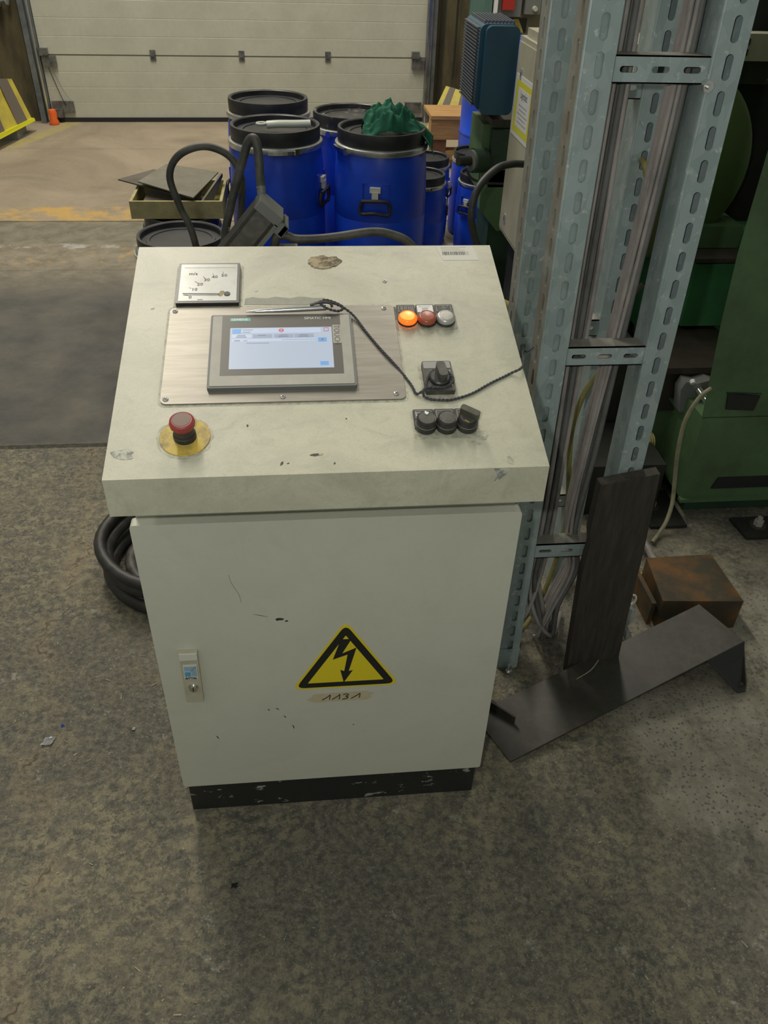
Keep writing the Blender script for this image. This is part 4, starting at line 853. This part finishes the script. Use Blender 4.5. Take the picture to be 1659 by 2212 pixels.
# ------------------------------------------------------------------ slotted ladders
def slotted(bm, L_, W_, F, pitch=0.05, sl=0.036, sw=0.0125, th=0.0034, start=0.0, c0=0.0):
    """plate u in [start, start+n*pitch], v in [0,W_], slots along u"""
    n = int(L_/pitch); r = sw/2; hx, hy = pitch/2, W_/2; ang = [k*22.5 for k in range(-4, 5)]
    sp, op = [], []
    for side in (1, -1):
        for a in ang:
            A_ = math.radians(a); x = side*(sl/2-r+r*math.cos(A_)); y = side*r*math.sin(A_)
            if abs(a) <= 45: ox, oy = hx, hy*math.tan(A_)
            else: ox, oy = hx*(1-0.75*(abs(a)-45)/45), math.copysign(hy, a)
            sp.append((x, y)); op.append((side*ox, side*oy))
    m = len(sp)
    for i in range(n):
        cu = start+(i+0.5)*pitch
        T = [[bm.verts.new(F(cu+x, hy+c0+y, w_)) for x, y in P] for P, w_ in ((sp, 0.0), (op, 0.0), (sp, -th), (op, -th))]
        for k in range(m):
            j = (k+1) % m
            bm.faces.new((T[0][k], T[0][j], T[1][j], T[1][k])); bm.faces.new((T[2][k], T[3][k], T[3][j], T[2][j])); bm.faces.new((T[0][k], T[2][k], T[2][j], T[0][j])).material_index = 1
            if abs(abs(op[k][1])-hy) < 1e-9 and abs(abs(op[j][1])-hy) < 1e-9: bm.faces.new((T[1][k], T[1][j], T[3][j], T[3][k]))
    return bm
LEAN = 0.018
def LN(x, y, z): return (x+LEAN*(0.9-z), y, z)
def ladder(name, label, x0, x1, yf, wl, z_r, x2=None, top=2.2, off=0.0, back=(0.003, 0.013)):
    root = thing(name, label, 'ladder', ((x0+x1)/2, yf+0.03, 0))
    N_ = int(top/0.05)*0.05
    for s, (a, b) in enumerate(((x0, x0+wl), (x1-wl, x1))):
        bm = NB()
        slotted(bm, N_, b-a-0.004, lambda u, v, w_: LN(a+0.002+v, yf-w_, u+off))                        # front face
        bm2 = NB()
        slotted(bm2, N_, 0.060, lambda u, v, w_: LN(a+0.0018*0-w_-0.0, yf+0.004+v, u+off+0.013)) if s == 0 else box(bm2, a-0.0018, a, yf+0.004, yf+0.064, off, N_+off, LN)
        ff = obj('side_rail', bm, ('galv', 'slot_shade'), root, smooth=0)
        obj('rail_side', bm2, ('galv_d', 'slot_shade') if s == 0 else 'galv', ff, smooth=0)
        obj('rail_corner', tube(NB(), [LN(a+0.0005, yf+0.002, off), LN(a+0.0005, yf+0.002, N_+off)], 0.0028, 6, raw=True), 'galv', ff)
        bm = NB(); bk = back[s]
        if s == 0 or True:
            if bk < 0.01: box(bm, a+0.005, b-0.004, yf+bk+.003, yf+bk+0.005, off, N_+off, LN)
            else:          # nested profile with a rounded bend seen through the slots
                prism(bm, [(a+0.004, yf+0.004), (a+0.006, yf+0.004), (a+0.020, yf+0.028), (a+0.034, yf+0.028), (b-0.003, yf+0.010), (b-0.003, yf+0.013), (a+0.035, yf+0.031), (a+0.018, yf+0.031)], off, N_+off, LN)
        obj('inner_profile', bm, 'galv', ff, smooth=30)
        box_ = NB(); box(box_, b-0.002, b, yf+0.004, yf+0.064, off, N_+off, LN); obj('rail_flange', box_, 'galv', ff)
    for z in z_r:
        bm = NB(); xa, xb = x0+wl-0.002, x1-wl-0.002
        nW = 3; pit = (xb-xa)/nW
        slotted(bm, xb-xa+1e-6, 0.038, lambda u, v, w_: LN(xa+u, yf+0.004-w_, z-0.019+v), pitch=pit, sl=0.028, sw=0.009)
        rg = obj('rung', bm, ('galv', 'slot_shade'), root, smooth=0)
        obj('rung_flange', box(box(NB(), xa, xb, yf+0.004, yf+0.042, z+0.0170, z+0.019, LN), xa, xb, yf+0.004, yf+0.042, z-0.019, z-0.017, LN), 'galv_d', rg)
    return root
l1 = ladder('cable_ladder', 'galvanised slotted cable ladder, the front one nearest the leaning plank', 0.405, 0.657, 0.350, 0.051, (0.37, 0.845, 1.320, 1.795))
l2 = ladder('cable_ladder', 'galvanised slotted cable ladder, the rear one behind the front ladder', 0.424, 0.668, 0.625, 0.051, (0.30, 0.775, 1.25, 1.725), back=(0.003, 0.013))
tag(obj('base_shoe', box(box(NB(), 0.420, 0.470, 0.3465, 0.3485, 0.0, 0.065), 0.4185, 0.420, 0.3465, 0.40, 0.0, 0.065), 'galv', bevel=0.0008), 'galvanised foot plate bolted round the front ladder leg', 'bracket')
tag(obj('floor_bolt', cyl(cyl(NB(), (0.445, 0.33, 0.0), (0.445, 0.33, 0.028), 0.0045, seg=12), (0.445, 0.33, 0.0), (0.445, 0.33, 0.008), 0.009, seg=6), 'chrome'), 'shiny floor bolt at the foot of the front ladder', 'bolt')
tag(obj('clamp_bolt', cyl(cyl(NB(), LN(0.605, 0.342, 1.30), LN(0.605, 0.352, 1.30), 0.009, seg=6), LN(0.605, 0.335, 1.30), LN(0.605, 0.345, 1.30), 0.004, seg=10), 'chrome'), 'hexagon bolt on the right rail of the front ladder', 'bolt')

# cables in the ladders
rc = random.Random(11)
def cable_run(x, y, r, m, end, label, group, zt=2.2, bow=0.0):
    P = [LN(x, y, zt), LN(x+rc.uniform(-.003, .003), y, 1.7), LN(x+rc.uniform(-.004, .004), y, 1.3), LN(x+rc.uniform(-.004, .004)+bow*.5, y, 0.95), LN(x+rc.uniform(-.005, .005)+bow, y-.004, 0.6), LN(x+bow*1.2, y-.004, 0.40)] + [Vector(e) for e in end]
    return tag(obj('cable', tube(NB(), P, r, 8, n=5), m, smooth=60), label, 'cable', group)
LA = 'grey cable in the bundle beside the left rails of the ladders'; GA = 'grey cables beside the left ladder rails'
for k in range(11):
    x = 0.466+0.0112*(k % 4)+rc.uniform(-.001, .001); y = 0.395+0.016*(k//4)+rc.uniform(-.001, .001)
    side = k % 3
    end = [(x+0.005, y, 0.25), (0.47+0.012*rc.uniform(-1, 1) if side == 0 else x+0.03, y-0.01, 0.14), ((0.455 if side == 0 else 0.56)+rc.uniform(-.02, .02), 0.42+rc.uniform(-.02, .04), 0.045), ((0.445 if side == 0 else 0.60)+rc.uniform(-.03, .03), 0.47+rc.uniform(-.04, .05), 0.010)]
    cable_run(x, y, rc.uniform(.0045, .0058), ('cable', 'cable', 'cable_d', 'cable')[k % 4], end, LA, GA)
for k in range(4):
    x = 0.487+0.012*k; y = 0.56
    cable_run(x, y, 0.0055, 'cable_d', [(x, y, 0.25), (x+.01, y, 0.1), (x+.03, y-.02, 0.012)], 'dark grey cable running in front of the rear ladder rung', 'dark cables at the rear ladder')
LB = 'grey cable in the bundle beside the right rail of the front ladder'; GB = 'grey cables beside the right ladder rail'
for k in range(10):
    x = 0.571+0.0092*(k % 3)+0.004*(k//3)+rc.uniform(-.001, .001); y = 0.395+0.017*(k//3)+rc.uniform(-.001, .001)
    end = [(x, y, 0.28), (x-0.03, y-.01, 0.17), (x-0.04+rc.uniform(-.02, .03), y+0.0, 0.06), (x-0.02+rc.uniform(-.03, .04), y+0.05, 0.012)]
    cable_run(x, y, rc.uniform(.0042, .0056), ('cable', 'cable', 'cable_d')[k % 3], end, LB, GB, bow=-0.030)
tag(obj('cable', tube(NB(), [(0.60, 0.50, 0.86), (0.590, 0.50, 0.75), (0.564, 0.50, 0.685), (0.553, 0.50, 0.604), (0.560, 0.50, 0.519), (0.575, 0.50, 0.413), (0.58, 0.49, 0.30), (0.55, 0.47, 0.12), (0.50, 0.44, 0.03), (0.460, 0.44, 0.01)], 0.0062, 8), 'cable_y', smooth=60), 'olive yellow cable bowing between the ladder rails', 'cable')
tag(obj('cable', tube(NB(), [(0.634, 0.625, 1.126), (0.633, 0.600, 1.122), (0.637, 0.590, 1.105), (0.655, 0.59, 1.071), (0.668, 0.59, 1.03)], 0.0060, 8), 'cable_y', smooth=60), 'short yellow cable end hooked out of a rear ladder slot', 'cable')
tag(obj('cable', tube(NB(), [LN(0.500, 0.40, 0.62), LN(0.497, 0.40, 0.5), LN(0.500, 0.41, 0.38), LN(0.497, 0.42, 0.25)], 0.005, 8), 'rubber', smooth=60), 'thin black cable hanging between the ladder rails low down', 'cable')
tag(obj('cable', tube(NB(), [(0.680, 0.59, 0.890), (0.664, 0.59, 0.872), (0.648, 0.59, 0.854), (0.642, 0.60, 0.832), (0.645, 0.622, 0.822)], 0.0065, 8), 'brown_steel', smooth=60), 'short brown cable bent into a rear ladder slot', 'cable')

# ------------------------------------------------------------------ leaning plank, bent sheet, block, angle
def plank():
    bm = NB(); n = 7
    F = lambda u, v, w_: (0.582+u, 0.306+v*0.014/0.585+w_, v)
    pts = [(0.0, 0.0), (0.125, 0.0), (0.125, 0.20), (0.128, 0.40), (0.126, 0.595), (0.004, 0.572), (-0.002, 0.45), (0.004, 0.415), (-0.004, 0.33), (-0.002, 0.15)]
    pts = [(u-0.024*(v/0.58)+0.003, v) for u, v in pts]
    return prism(bm, pts, 0.0, 0.026, F)
tag(obj('leaning_plank', plank(), 'plank', bevel=0.003), 'oil-blackened wooden plank standing against the front ladder', 'plank')
bs = thing('bent_sheet', 'long black bent steel sheet lying in front of the wooden block', 'sheet', (0.68, 0.22, 0))
Lf, Lb, Rb, Rf = Vector((0.391, 0.071, 0.006)), Vector((0.333, 0.204, 0.006)), Vector((0.955, 0.434, 0.100)), Vector((1.013, 0.301, 0.100))
slab('plate', Lf, Lb, Rb, Rf, 0.004, 'sheet', None, None, par=bs)
# end flange: from right edge down to the floor
def tri_plate(name, pts, th, m, par):
    P = [Vector(q) for q in pts]; n_ = (P[1]-P[0]).cross(P[2]-P[0]).normalized(); bm = NB()
    lo_ = [bm.verts.new(q) for q in P]; hi_ = [bm.verts.new(q+n_*th) for q in P]; k = len(P)
    bm.faces.new(lo_); bm.faces.new(hi_[::-1])
    for i in range(k): bm.faces.new((lo_[i], lo_[(i+1) % k], hi_[(i+1) % k], hi_[i]))
    return obj(name, bm, m, par)
Rm = Rf.lerp(Lf, 0.17); Rm2 = Vector((0.898, 0.239, 0.100*0.83))
tri_plate('hollow_shade', [Rf, Rf.lerp(Lf, 0.175), (0.992, 0.226, 0.0), (1.004, 0.240, 0.0)], 0.003, 'ink', bs, )  # black plate stands in for the shadowed hollow under the sheet
tri_plate('foot_tab', [(0.990, 0.224, 0.003), (1.006, 0.246, 0.003), (1.026, 0.250, 0.003), (1.012, 0.226, 0.003)], 0.003, 'sheet', bs)
tri_plate('end_flange', [Rf, Rb, (1.01, 0.375, 0.0), (1.024, 0.243, 0.0)], 0.003, 'sheet', bs)
tag(obj('steel_angle', prism(NB(), [(0, 0.003), (0.024, 0.003), (0.024, 0.006), (0.004, 0.006), (0.004, 0.030), (0, 0.030)], 0.0, 0.125, lambda u, v, w_: (0.318+0.83*u+0.075*0+w_*0.80, 0.270-w_*0.86+u*0.75+0.0, v+0.006+w_*0.03)), 'sheet', bevel=0.0006), 'short dark steel angle lying across the bent sheet by the console', 'bar')
bk = thing('wooden_block', 'square oil-soaked orange brown wooden block behind the bent sheet', 'block', (0.97, 0.55, 0))
obj('timber', prism(NB(), [(0.868, 0.455), (1.079, 0.440), (1.073, 0.628), (0.886, 0.624)], 0.0, 0.097, IDF), 'block', bk, bevel=0.005)
obj('split_strip', bx(0.850, 0.862, 0.47, 0.62, 0.0, 0.075), 'block', bk, bevel=0.002)
tag(obj('straw', tube(NB(), [(0.590, 0.259, 0.0445), (0.630, 0.279, 0.051), (0.657, 0.305, 0.0555)], 0.0011, 5), 'straw'), 'thin pale straw lying on the bent black sheet', 'straw')
wr = thing('pulley_hook', 'white ring and pulley behind the leaning plank', 'pulley', (0.79, 0.44, 0))
obj('ring', tube(NB(), [(0.774+0.010*math.cos(a*PI/6), 0.44, 0.122+0.016*math.sin(a*PI/6)) for a in range(12)], 0.0032, 8, raw=True, closed=True), 'white', wr)
obj('wheel', lathe(NB(), [(0, -0.008), (0.030, -0.008), (0.034, 0), (0.030, 0.008), (0, 0.008)], seg=24, F=lambda x, y, z: (0.757+x, 0.435+z, 0.070+y*1.2)), 'film', wr, smooth=40)
obj('leg', cyl(NB(), (0.765, 0.43, 0.04), (0.785, 0.40, 0.0), 0.010, seg=10), 'greyink', wr)
# small cable fittings behind plank
jf = thing('cable_coupling', 'grey cable coupling lying on the floor between plank and green machine', 'coupling', (0.95, 0.75, 0))
obj('gland', cyl(NB(), (0.905, 0.625, 0.03), (0.955, 0.610, 0.022), 0.017, 0.014, 14), 'cable', jf); obj('gland', cyl(NB(), (0.955, 0.610, 0.022), (1.000, 0.598, 0.018), 0.014, 0.012, 14), 'cable_d', jf)
obj('lead', tube(NB(), [(0.90, 0.628, 0.03), (0.86, 0.66, 0.02), (0.83, 0.70, 0.012)], 0.006, 8), 'cable_y', jf)
obj('lead', tube(NB(), [(0.925, 0.80, 0.05), (0.945, 0.74, 0.035), (0.955, 0.70, 0.02), (0.985, 0.66, 0.012)], 0.010, 8), 'cable', jf)
obj('box', bx(0.90, 0.95, 0.80, 0.83, 0.0, 0.05), 'dark', jf, bevel=0.003)

# ------------------------------------------------------------------ green machine, right
gm = thing('green_machine', 'large green machine housing at the right edge', 'machine', (1.6, 1.2, 0))
def wedge(pts, y0, y1, m, name, bev=0.006, lab=None): return obj(name, prism(NB(), pts, y0, y1, lambda u, v, w_: (u, w_, v)), m, gm, bevel=bev, label=lab)
wedge([(1.118, 0.060), (2.2, 0.060), (2.2, 0.349), (1.112, 0.349)], 0.935, 1.40, 'green', 'lower_housing', 0.005)
obj('upright_housing', prism(NB(), [(1.106, 0.352), (2.2, 0.352), (2.2, 1.6), (1.062, 1.6), (1.066, 0.83), (1.078, 0.64)], 0.935, 1.35, lambda u, v, w_: (u+(w_-0.935)*0.62, w_, v)), 'green', gm, bevel=0.010)
wedge([(1.15, 0.0), (2.2, 0.0), (2.2, 0.06), (1.15, 0.06)], 0.955, 1.38, 'green_d', 'base', 0.003)
wedge([(1.112, 0.055), (2.2, 0.055), (2.2, 0.066), (1.112, 0.066)], 0.920, 0.94, 'green', 'base_lip', 0.002)
wedge([(1.1685, 0.379), (1.254, 0.373), (1.259, 0.420), (1.160, 0.431)], 0.930, 0.936, 'ink', 'window_opening', 0)
wedge([(1.205, 0.098), (1.40, 0.098), (1.40, 0.138), (1.218, 0.138)], 0.930, 0.936, 'ink', 'window_opening', 0)
wedge([(1.156, 0.431), (1.262, 0.424), (1.262, 0.427), (1.156, 0.434)], 0.932, 0.936, 'green_d', 'window_lip', 0)
# sides and bright inner housing seen between ladder and upright
obj('side_cheek', bx(1.065, 1.118, 1.26, 1.40, 0.0, 0.36), 'green', gm, bevel=0.006)  # plain green side box of the machine
rm = thing('rear_machine', 'dark machine with a round olive wheel guard behind the green housing', 'machine', (1.5, 1.9, 0))
obj('inner_housing', bx(1.12, 1.45, 1.44, 1.60, 0.36, 0.70), 'green_b', rm, bevel=0.006); obj('rear_panel', bx(1.07, 1.30, 1.60, 1.75, 0.0, 0.95), 'green_d', rm, bevel=0.006)
obj('inner_housing', bx(1.19, 1.50, 1.36, 1.44, 0.44, 0.645), 'green_b', rm, bevel=0.004)
obj('top_sheet', bx(1.10, 1.45, 1.33, 1.60, 0.660, 0.672), 'brown_steel', rm, bevel=0.004); obj('top_box', bx(1.20, 1.34, 1.42, 1.60, 0.674, 0.74), 'green', rm, bevel=0.006)
obj('shelf', bx(1.05, 1.32, 1.10, 1.40, 0.405, 0.425), 'brown_steel', gm, bevel=0.003)
obj('recess', bx(1.09, 1.30, 1.40, 1.415, 0.43, 0.52), 'dark', gm)
obj('rear_block', bx(1.30, 2.6, 1.75, 2.4, 0.0, 1.5), 'dark', rm, bevel=0.01)  # coloured black so the shaded gap behind the upright reads dark
obj('cross_beam', bx(1.08, 2.0, 1.66, 1.74, 1.095, 1.160), 'brown_steel', rm, bevel=0.004)
obj('perforated_cover', bx(1.16, 1.60, 1.60, 1.66, 1.165, 1.235), 'cab', rm, bevel=0.003)
for k in range(4):
    for j in range(2): obj('hole', bx(1.215+k*0.022, 1.228+k*0.022, 1.595, 1.60, 1.180+j*0.026, 1.196+j*0.026), 'ink', rm)
obj('wheel_guard', lathe(NB(), [(0, -0.05), (0.262, -0.05), (0.275, -0.04), (0.28, 0.0), (0.275, 0.04), (0, 0.045)], seg=56, F=lambda x, y, z: (1.045+x, 1.50+z, 0.905+y)), 'wheel', rm, smooth=40, label='round olive green wheel guard')
obj('vent_pipe', lathe(NB(), [(0, 0), (0.028, 0)] + [(0.028+0.003*(k % 2), 0.004*k) for k in range(22)] + [(0, 0.09)], seg=20, F=lambda x, y, z: (0.985+z*0.9, 1.10+x, 0.165+y)), 'cable_y', gm, smooth=0)
obj('side_skirt', bx(1.065, 1.118, 1.12, 1.40, 0.06, 0.352), 'green', gm, bevel=0.004)
obj('hose_ring', tube(NB(), [(1.31+0.03*math.sin(a*0.5), 1.45, 1.13+a*0.02) for a in range(10)], lambda q: 0.014+0.003*math.sin(q*160), 10, n=10), 'rubber', rm, smooth=60)
sw = thing('limit_switch', 'grey limit switch with steel roller on the brown shelf', 'switch', (1.12, 1.12, 0.36))
q = obj('body', prism(NB(), [(1.085, 0.375), (1.100, 0.300), (1.195, 0.300), (1.200, 0.395), (1.165, 0.405), (1.130, 0.395), (1.095, 0.402)], 1.055, 1.10, lambda u, v, w_: (u, w_, v)), 'box_g', sw, bevel=0.006)
obj('mount', prism(NB(), [(1.085, 0.315), (1.120, 0.272), (1.185, 0.265), (1.19, 0.31)], 1.10, 1.115, lambda u, v, w_: (u, w_, v)), 'green', sw, bevel=0.003)
obj('roller', cyl(NB(), (1.135, 1.05, 0.382), (1.168, 1.01, 0.345), 0.013, seg=16), 'chrome', sw); obj('knob', cyl(NB(), (1.112, 1.045, 0.402), (1.112, 1.055, 0.408), 0.008, seg=12), 'white', sw)
obj('bracket', bx(1.04, 1.24, 1.115, 1.13, 0.27, 0.405), 'brown_steel', sw, bevel=0.002)
tag(obj('flex_conduit', tube(NB(), [(1.104, 0.93, 0.45), (1.074, 0.925, 0.422), (1.050, 0.92, 0.35), (1.051, 0.91, 0.246), (1.062, 0.90, 0.152), (1.063, 0.88, 0.089), (1.045, 0.85, 0.043), (1.022, 0.83, 0.015), (0.985, 0.79, 0.010)], 0.0062, 10), 'cable_p', smooth=60), 'yellowish conduit running from the limit switch to the floor', 'conduit')
for (x0_, x1_, y0_, y1_, bx_, by_, lab) in ((1.275, 1.55, 0.795, 0.895, 1.345, 0.850, 'black steel foot plate with a bolt at the right edge'), (1.00, 1.125, 0.865, 1.05, 1.045, 0.965, 'oily black foot plate with a stacked nut beside the conduit')):
    f_ = thing('foot_plate', lab, 'plate', ((x0_+x1_)/2, (y0_+y1_)/2, 0))
    obj('plate', prism(NB(), [(x0_+0.01, y0_), (x1_, y0_), (x1_, y1_), (x0_, y1_)], 0.0, 0.010, IDF), 'dark', f_, bevel=0.002)
    obj('washer', cyl(NB(), (bx_, by_, 0.010), (bx_, by_, 0.014), 0.026, seg=24), 'brown_steel', f_); obj('nut', cyl(cyl(NB(), (bx_, by_, 0.014), (bx_, by_, 0.030), 0.015, seg=6), (bx_, by_, 0.03), (bx_, by_, 0.042), 0.008, seg=12), 'hmi', f_)
# small corrugated hose upper right
# ------------------------------------------------------------------ hoses behind the console
hz = lambda pts, r, m, lab, nm='hose', n=8: tag(obj(nm, tube(NB(), pts, r, 12, n=n), m, smooth=60), lab, 'hose')
hz([(-0.32, 0.70, 0.010), (-0.30, 0.74, 0.30), (-0.235, 0.76, 0.70), (-0.250, 0.75, 0.926), (-0.272, 0.75, 1.00), (-0.285, 0.75, 1.060), (-0.262, 0.75, 1.100), (-0.212, 0.75, 1.117), (-0.165, 0.75, 1.100), (-0.144, 0.75, 1.060), (-0.148, 0.755, 1.00), (-0.160, 0.76, 0.92), (-0.18, 0.76, 0.70), (-0.20, 0.78, 0.35), (-0.20, 0.80, 0.012)], 0.0072, 'hose', 'dark grey hose rising in a wide loop behind the console')
tag(obj('grease_nub', cyl(NB(), (-0.148, 0.74, 0.945), (-0.143, 0.735, 0.952), 0.006, seg=10), 'orange'), 'tiny orange cap on the looped hose', 'cap')
hs = thing('steel_lead_hose', 'dark hose bent sharply over into the rectangular plug', 'hose', (-0.15, 0.6, 0))
hp = [(-0.20, 0.64, 0.30), (-0.195, 0.62, 0.70), (-0.178, 0.60, 0.955), (-0.158, 0.60, 1.045), (-0.130, 0.60, 1.125), (-0.116, 0.598, 1.160), (-0.104, 0.592, 1.166), (-0.099, 0.585, 1.145), (-0.098, 0.57, 1.110), (-0.097, 0.555, 1.088)]
obj('hose', tube(NB(), hp, 0.0080, 12), 'hose', hs, smooth=60)
obj('ferrule', cyl(NB(), (-0.097, 0.558, 1.094), (-0.0955, 0.545, 1.062), 0.0085, 0.0065, 14), 'hmi_side', hs)
HP = spline(hp, 8); i0 = 12; A_, B_ = Vector((-0.178, 0.60, 0.955)), Vector((-0.135, 0.60, 1.112)); dd = (B_-A_).normalized()
sd = dd.cross(Vector((0, -1, 0))).normalized(); nn = Vector((0, -1, 0)); nn = (nn-dd*nn.dot(dd)).normalized()
def HF2(u, v, w_): a = v/0.0081; return A_+dd*u - sd*0.0*1 + (nn*math.cos(a)+(-sd)*math.sin(a)*-1)*(0.0081+w_)
text('hose_lettering', 'H0910 EN.857 2SC', 0.0080, HF2, 0.0, -0.003, 'greyink', hs, sx=0.95)
# rectangular plug
pgo = thing('plug_housing', 'rectangular black industrial plug tilted behind the console top edge', 'plug', (-0.10, 0.5, 0.95))
ux = Vector((-0.66, 0, -0.75)).normalized(); uy = Vector((0.75, 0, -0.66)).normalized(); O_ = Vector((-0.100, 0.50, 1.083))
PF = lambda u, v, w_: O_ + ux*u + uy*v + Vector((0, 1, 0))*w_
obj('shell', bx(0.0, 0.150, 0.0, 0.044, 0.0, 0.055, F=PF), 'black', pgo, bevel=0.004)
obj('face', bx(0.010, 0.130, 0.006, 0.038, -0.004, 0.0, F=PF), 'black_dusty', pgo, bevel=0.002)
obj('locking_frame', box(box(NB(), -0.006, 0.012, 0.0, 0.050, -0.006, 0.060, PF), 0.010, 0.135, 0.044, 0.052, -0.006, 0.060, PF), 'hmi_side', pgo, bevel=0.003)
obj('lever', box(box(NB(), 0.000, 0.022, 0.050, 0.066, -0.010, 0.000, PF), 0.0, 0.020, 0.058, 0.067, -0.010, 0.06, PF), 'hmi_side', pgo, bevel=0.003)
hz([(-0.078, 0.505, 0.990), (-0.072, 0.50, 1.022), (-0.055, 0.50, 1.024), (-0.037, 0.50, 1.018), (0.000, 0.50, 1.018), (0.040, 0.50, 1.022), (0.098, 0.50, 1.030), (0.135, 0.50, 1.026), (0.172, 0.50, 1.008), (0.20, 0.50, 0.96), (0.215, 0.50, 0.85), (0.215, 0.49, 0.5), (0.21, 0.48, 0.012)], 0.0080, 'hose', 'black hose lying level along the console top edge')
tag(obj('small_plug', box(box(NB(), -0.075, -0.035, 0.48, 0.52, 0.965, 1.003), -0.045, -0.010, 0.485, 0.515, 0.96, 1.000), 'black', bevel=0.004), 'small black socket hood beside the rectangular plug', 'plug')
tag(obj('socket_block', bx(-0.19, 0.02, 0.43, 0.60, 0.80, 0.962), 'black', bevel=0.005), 'black socket block fixed behind the console top', 'socket')
hz([(0.62, 1.42, 0.92), (0.56, 1.32, 0.945), (0.50, 1.25, 0.950), (0.445, 1.20, 0.915), (0.428, 1.18, 0.86), (0.440, 1.18, 0.80), (0.475, 1.18, 0.72), (0.52, 1.18, 0.60), (0.56, 1.16, 0.40), (0.58, 1.12, 0.18), (0.60, 1.05, 0.018)], 0.0100, 'rubber', 'thick black hose arching down right of the console')
# coiled hose on the floor, left of console
hc = thing('coiled_hose', 'thick black hose coiled on the floor left of the console', 'hose', (-0.38, 0.79, 0))
def coil(cx_, cy_, R_, z, k=1.0): return [(cx_+R_*math.cos(a*PI/18), cy_+R_*k*math.sin(a*PI/18), z+0.004*math.sin(a*0.7)) for a in range(36)]
obj('turn', tube(NB(), coil(-0.385, 0.800, 0.215, 0.108), 0.0165, 12, raw=True, closed=True), 'rubber', hc, smooth=60)
obj('turn', tube(NB(), coil(-0.385, 0.800, 0.205, 0.072), 0.019, 12, raw=True, closed=True), 'rubber', hc, smooth=60)
obj('turn', tube(NB(), coil(-0.380, 0.795, 0.205, 0.022), 0.021, 12, raw=True, closed=True), 'rubber', hc, smooth=60)
obj('inner_turn', tube(NB(), coil(-0.370, 0.815, 0.165, 0.018), 0.017, 12, raw=True, closed=True), 'hose', hc, smooth=60)
obj('inner_turn', tube(NB(), coil(-0.360, 0.825, 0.128, 0.014), 0.013, 12, raw=True, closed=True), 'brown_steel', hc, smooth=60)

# ------------------------------------------------------------------ litter
def crumple(x, y, s, m, label, seed, name='foil_scrap', cat='foil'):
    rn = random.Random(seed); bm = NB(); n = 5
    G = [[bm.verts.new((x+(i/(n-1)-.5)*s*1.1+rn.uniform(-.1, .1)*s*.3+(j/(n-1)-.5)*s*.3, y+(j/(n-1)-.5)*s+rn.uniform(-.1, .1)*s*.3, 0.002+rn.random()*s*0.22)) for j in range(n)] for i in range(n)]
    for i in range(n-1):
        for j in range(n-1): bm.faces.new((G[i][j], G[i+1][j], G[i+1][j+1], G[i][j+1]))
    bmesh.ops.solidify(bm, geom=bm.faces[:], thickness=0.0006)
    return tag(obj(name, bm, m, smooth=0), label, cat)
crumple(-0.628, 0.204, 0.021, 'foil', 'small crumpled silver foil on the floor at the left', 1)
crumple(-0.606, 0.247, 0.006, 'blue', 'tiny blue plastic bit above the silver foil', 2, 'plastic_bit', 'scrap')
crumple(-0.445, 0.225, 0.007, 'foil', 'tiny bright scrap on the floor left of the door foot', 3, 'paper_bit', 'scrap')
crumple(-0.20, -0.16, 0.010, 'ink', 'small black scrap on the floor in front of the plinth', 5, 'metal_bit', 'scrap')
bm = NB(); rn = random.Random(5)
for k in range(230):
    x = rn.uniform(-1.0, 1.3); y = rn.uniform(-0.75, 1.5)
    if k % 3 == 0: x = -0.66+rn.gauss(0, 0.14); y = rn.uniform(0.1, 1.4)
    if -0.31 < x < 0.31 and y > 0.0: continue
    if 0.3 < x < 1.1 and 0.05 < y < 0.7: continue
    L_ = rn.choice((0.0012, 0.0018, 0.0025, 0.004, 0.007)); wd = min(L_*0.8, rn.uniform(0.0005, 0.0016)); a = rn.uniform(0, PI)
    c_, s_ = math.cos(a), math.sin(a); z = 0.0005
    prism(bm, [(x+c_*L_-s_*wd, y+s_*L_+c_*wd), (x-c_*L_-s_*wd*.6, y-s_*L_+c_*wd*.6), (x-c_*L_*.9+s_*wd, y-s_*L_*.9-c_*wd), (x+c_*L_+s_*wd*.5, y+s_*L_-c_*wd*.5)], z, z+0.0012, IDF)
o = obj('floor_debris', bm, 'straw', smooth=0); tag(o, 'pale chips and straw scattered over the concrete floor', 'debris'); o['kind'] = 'stuff'
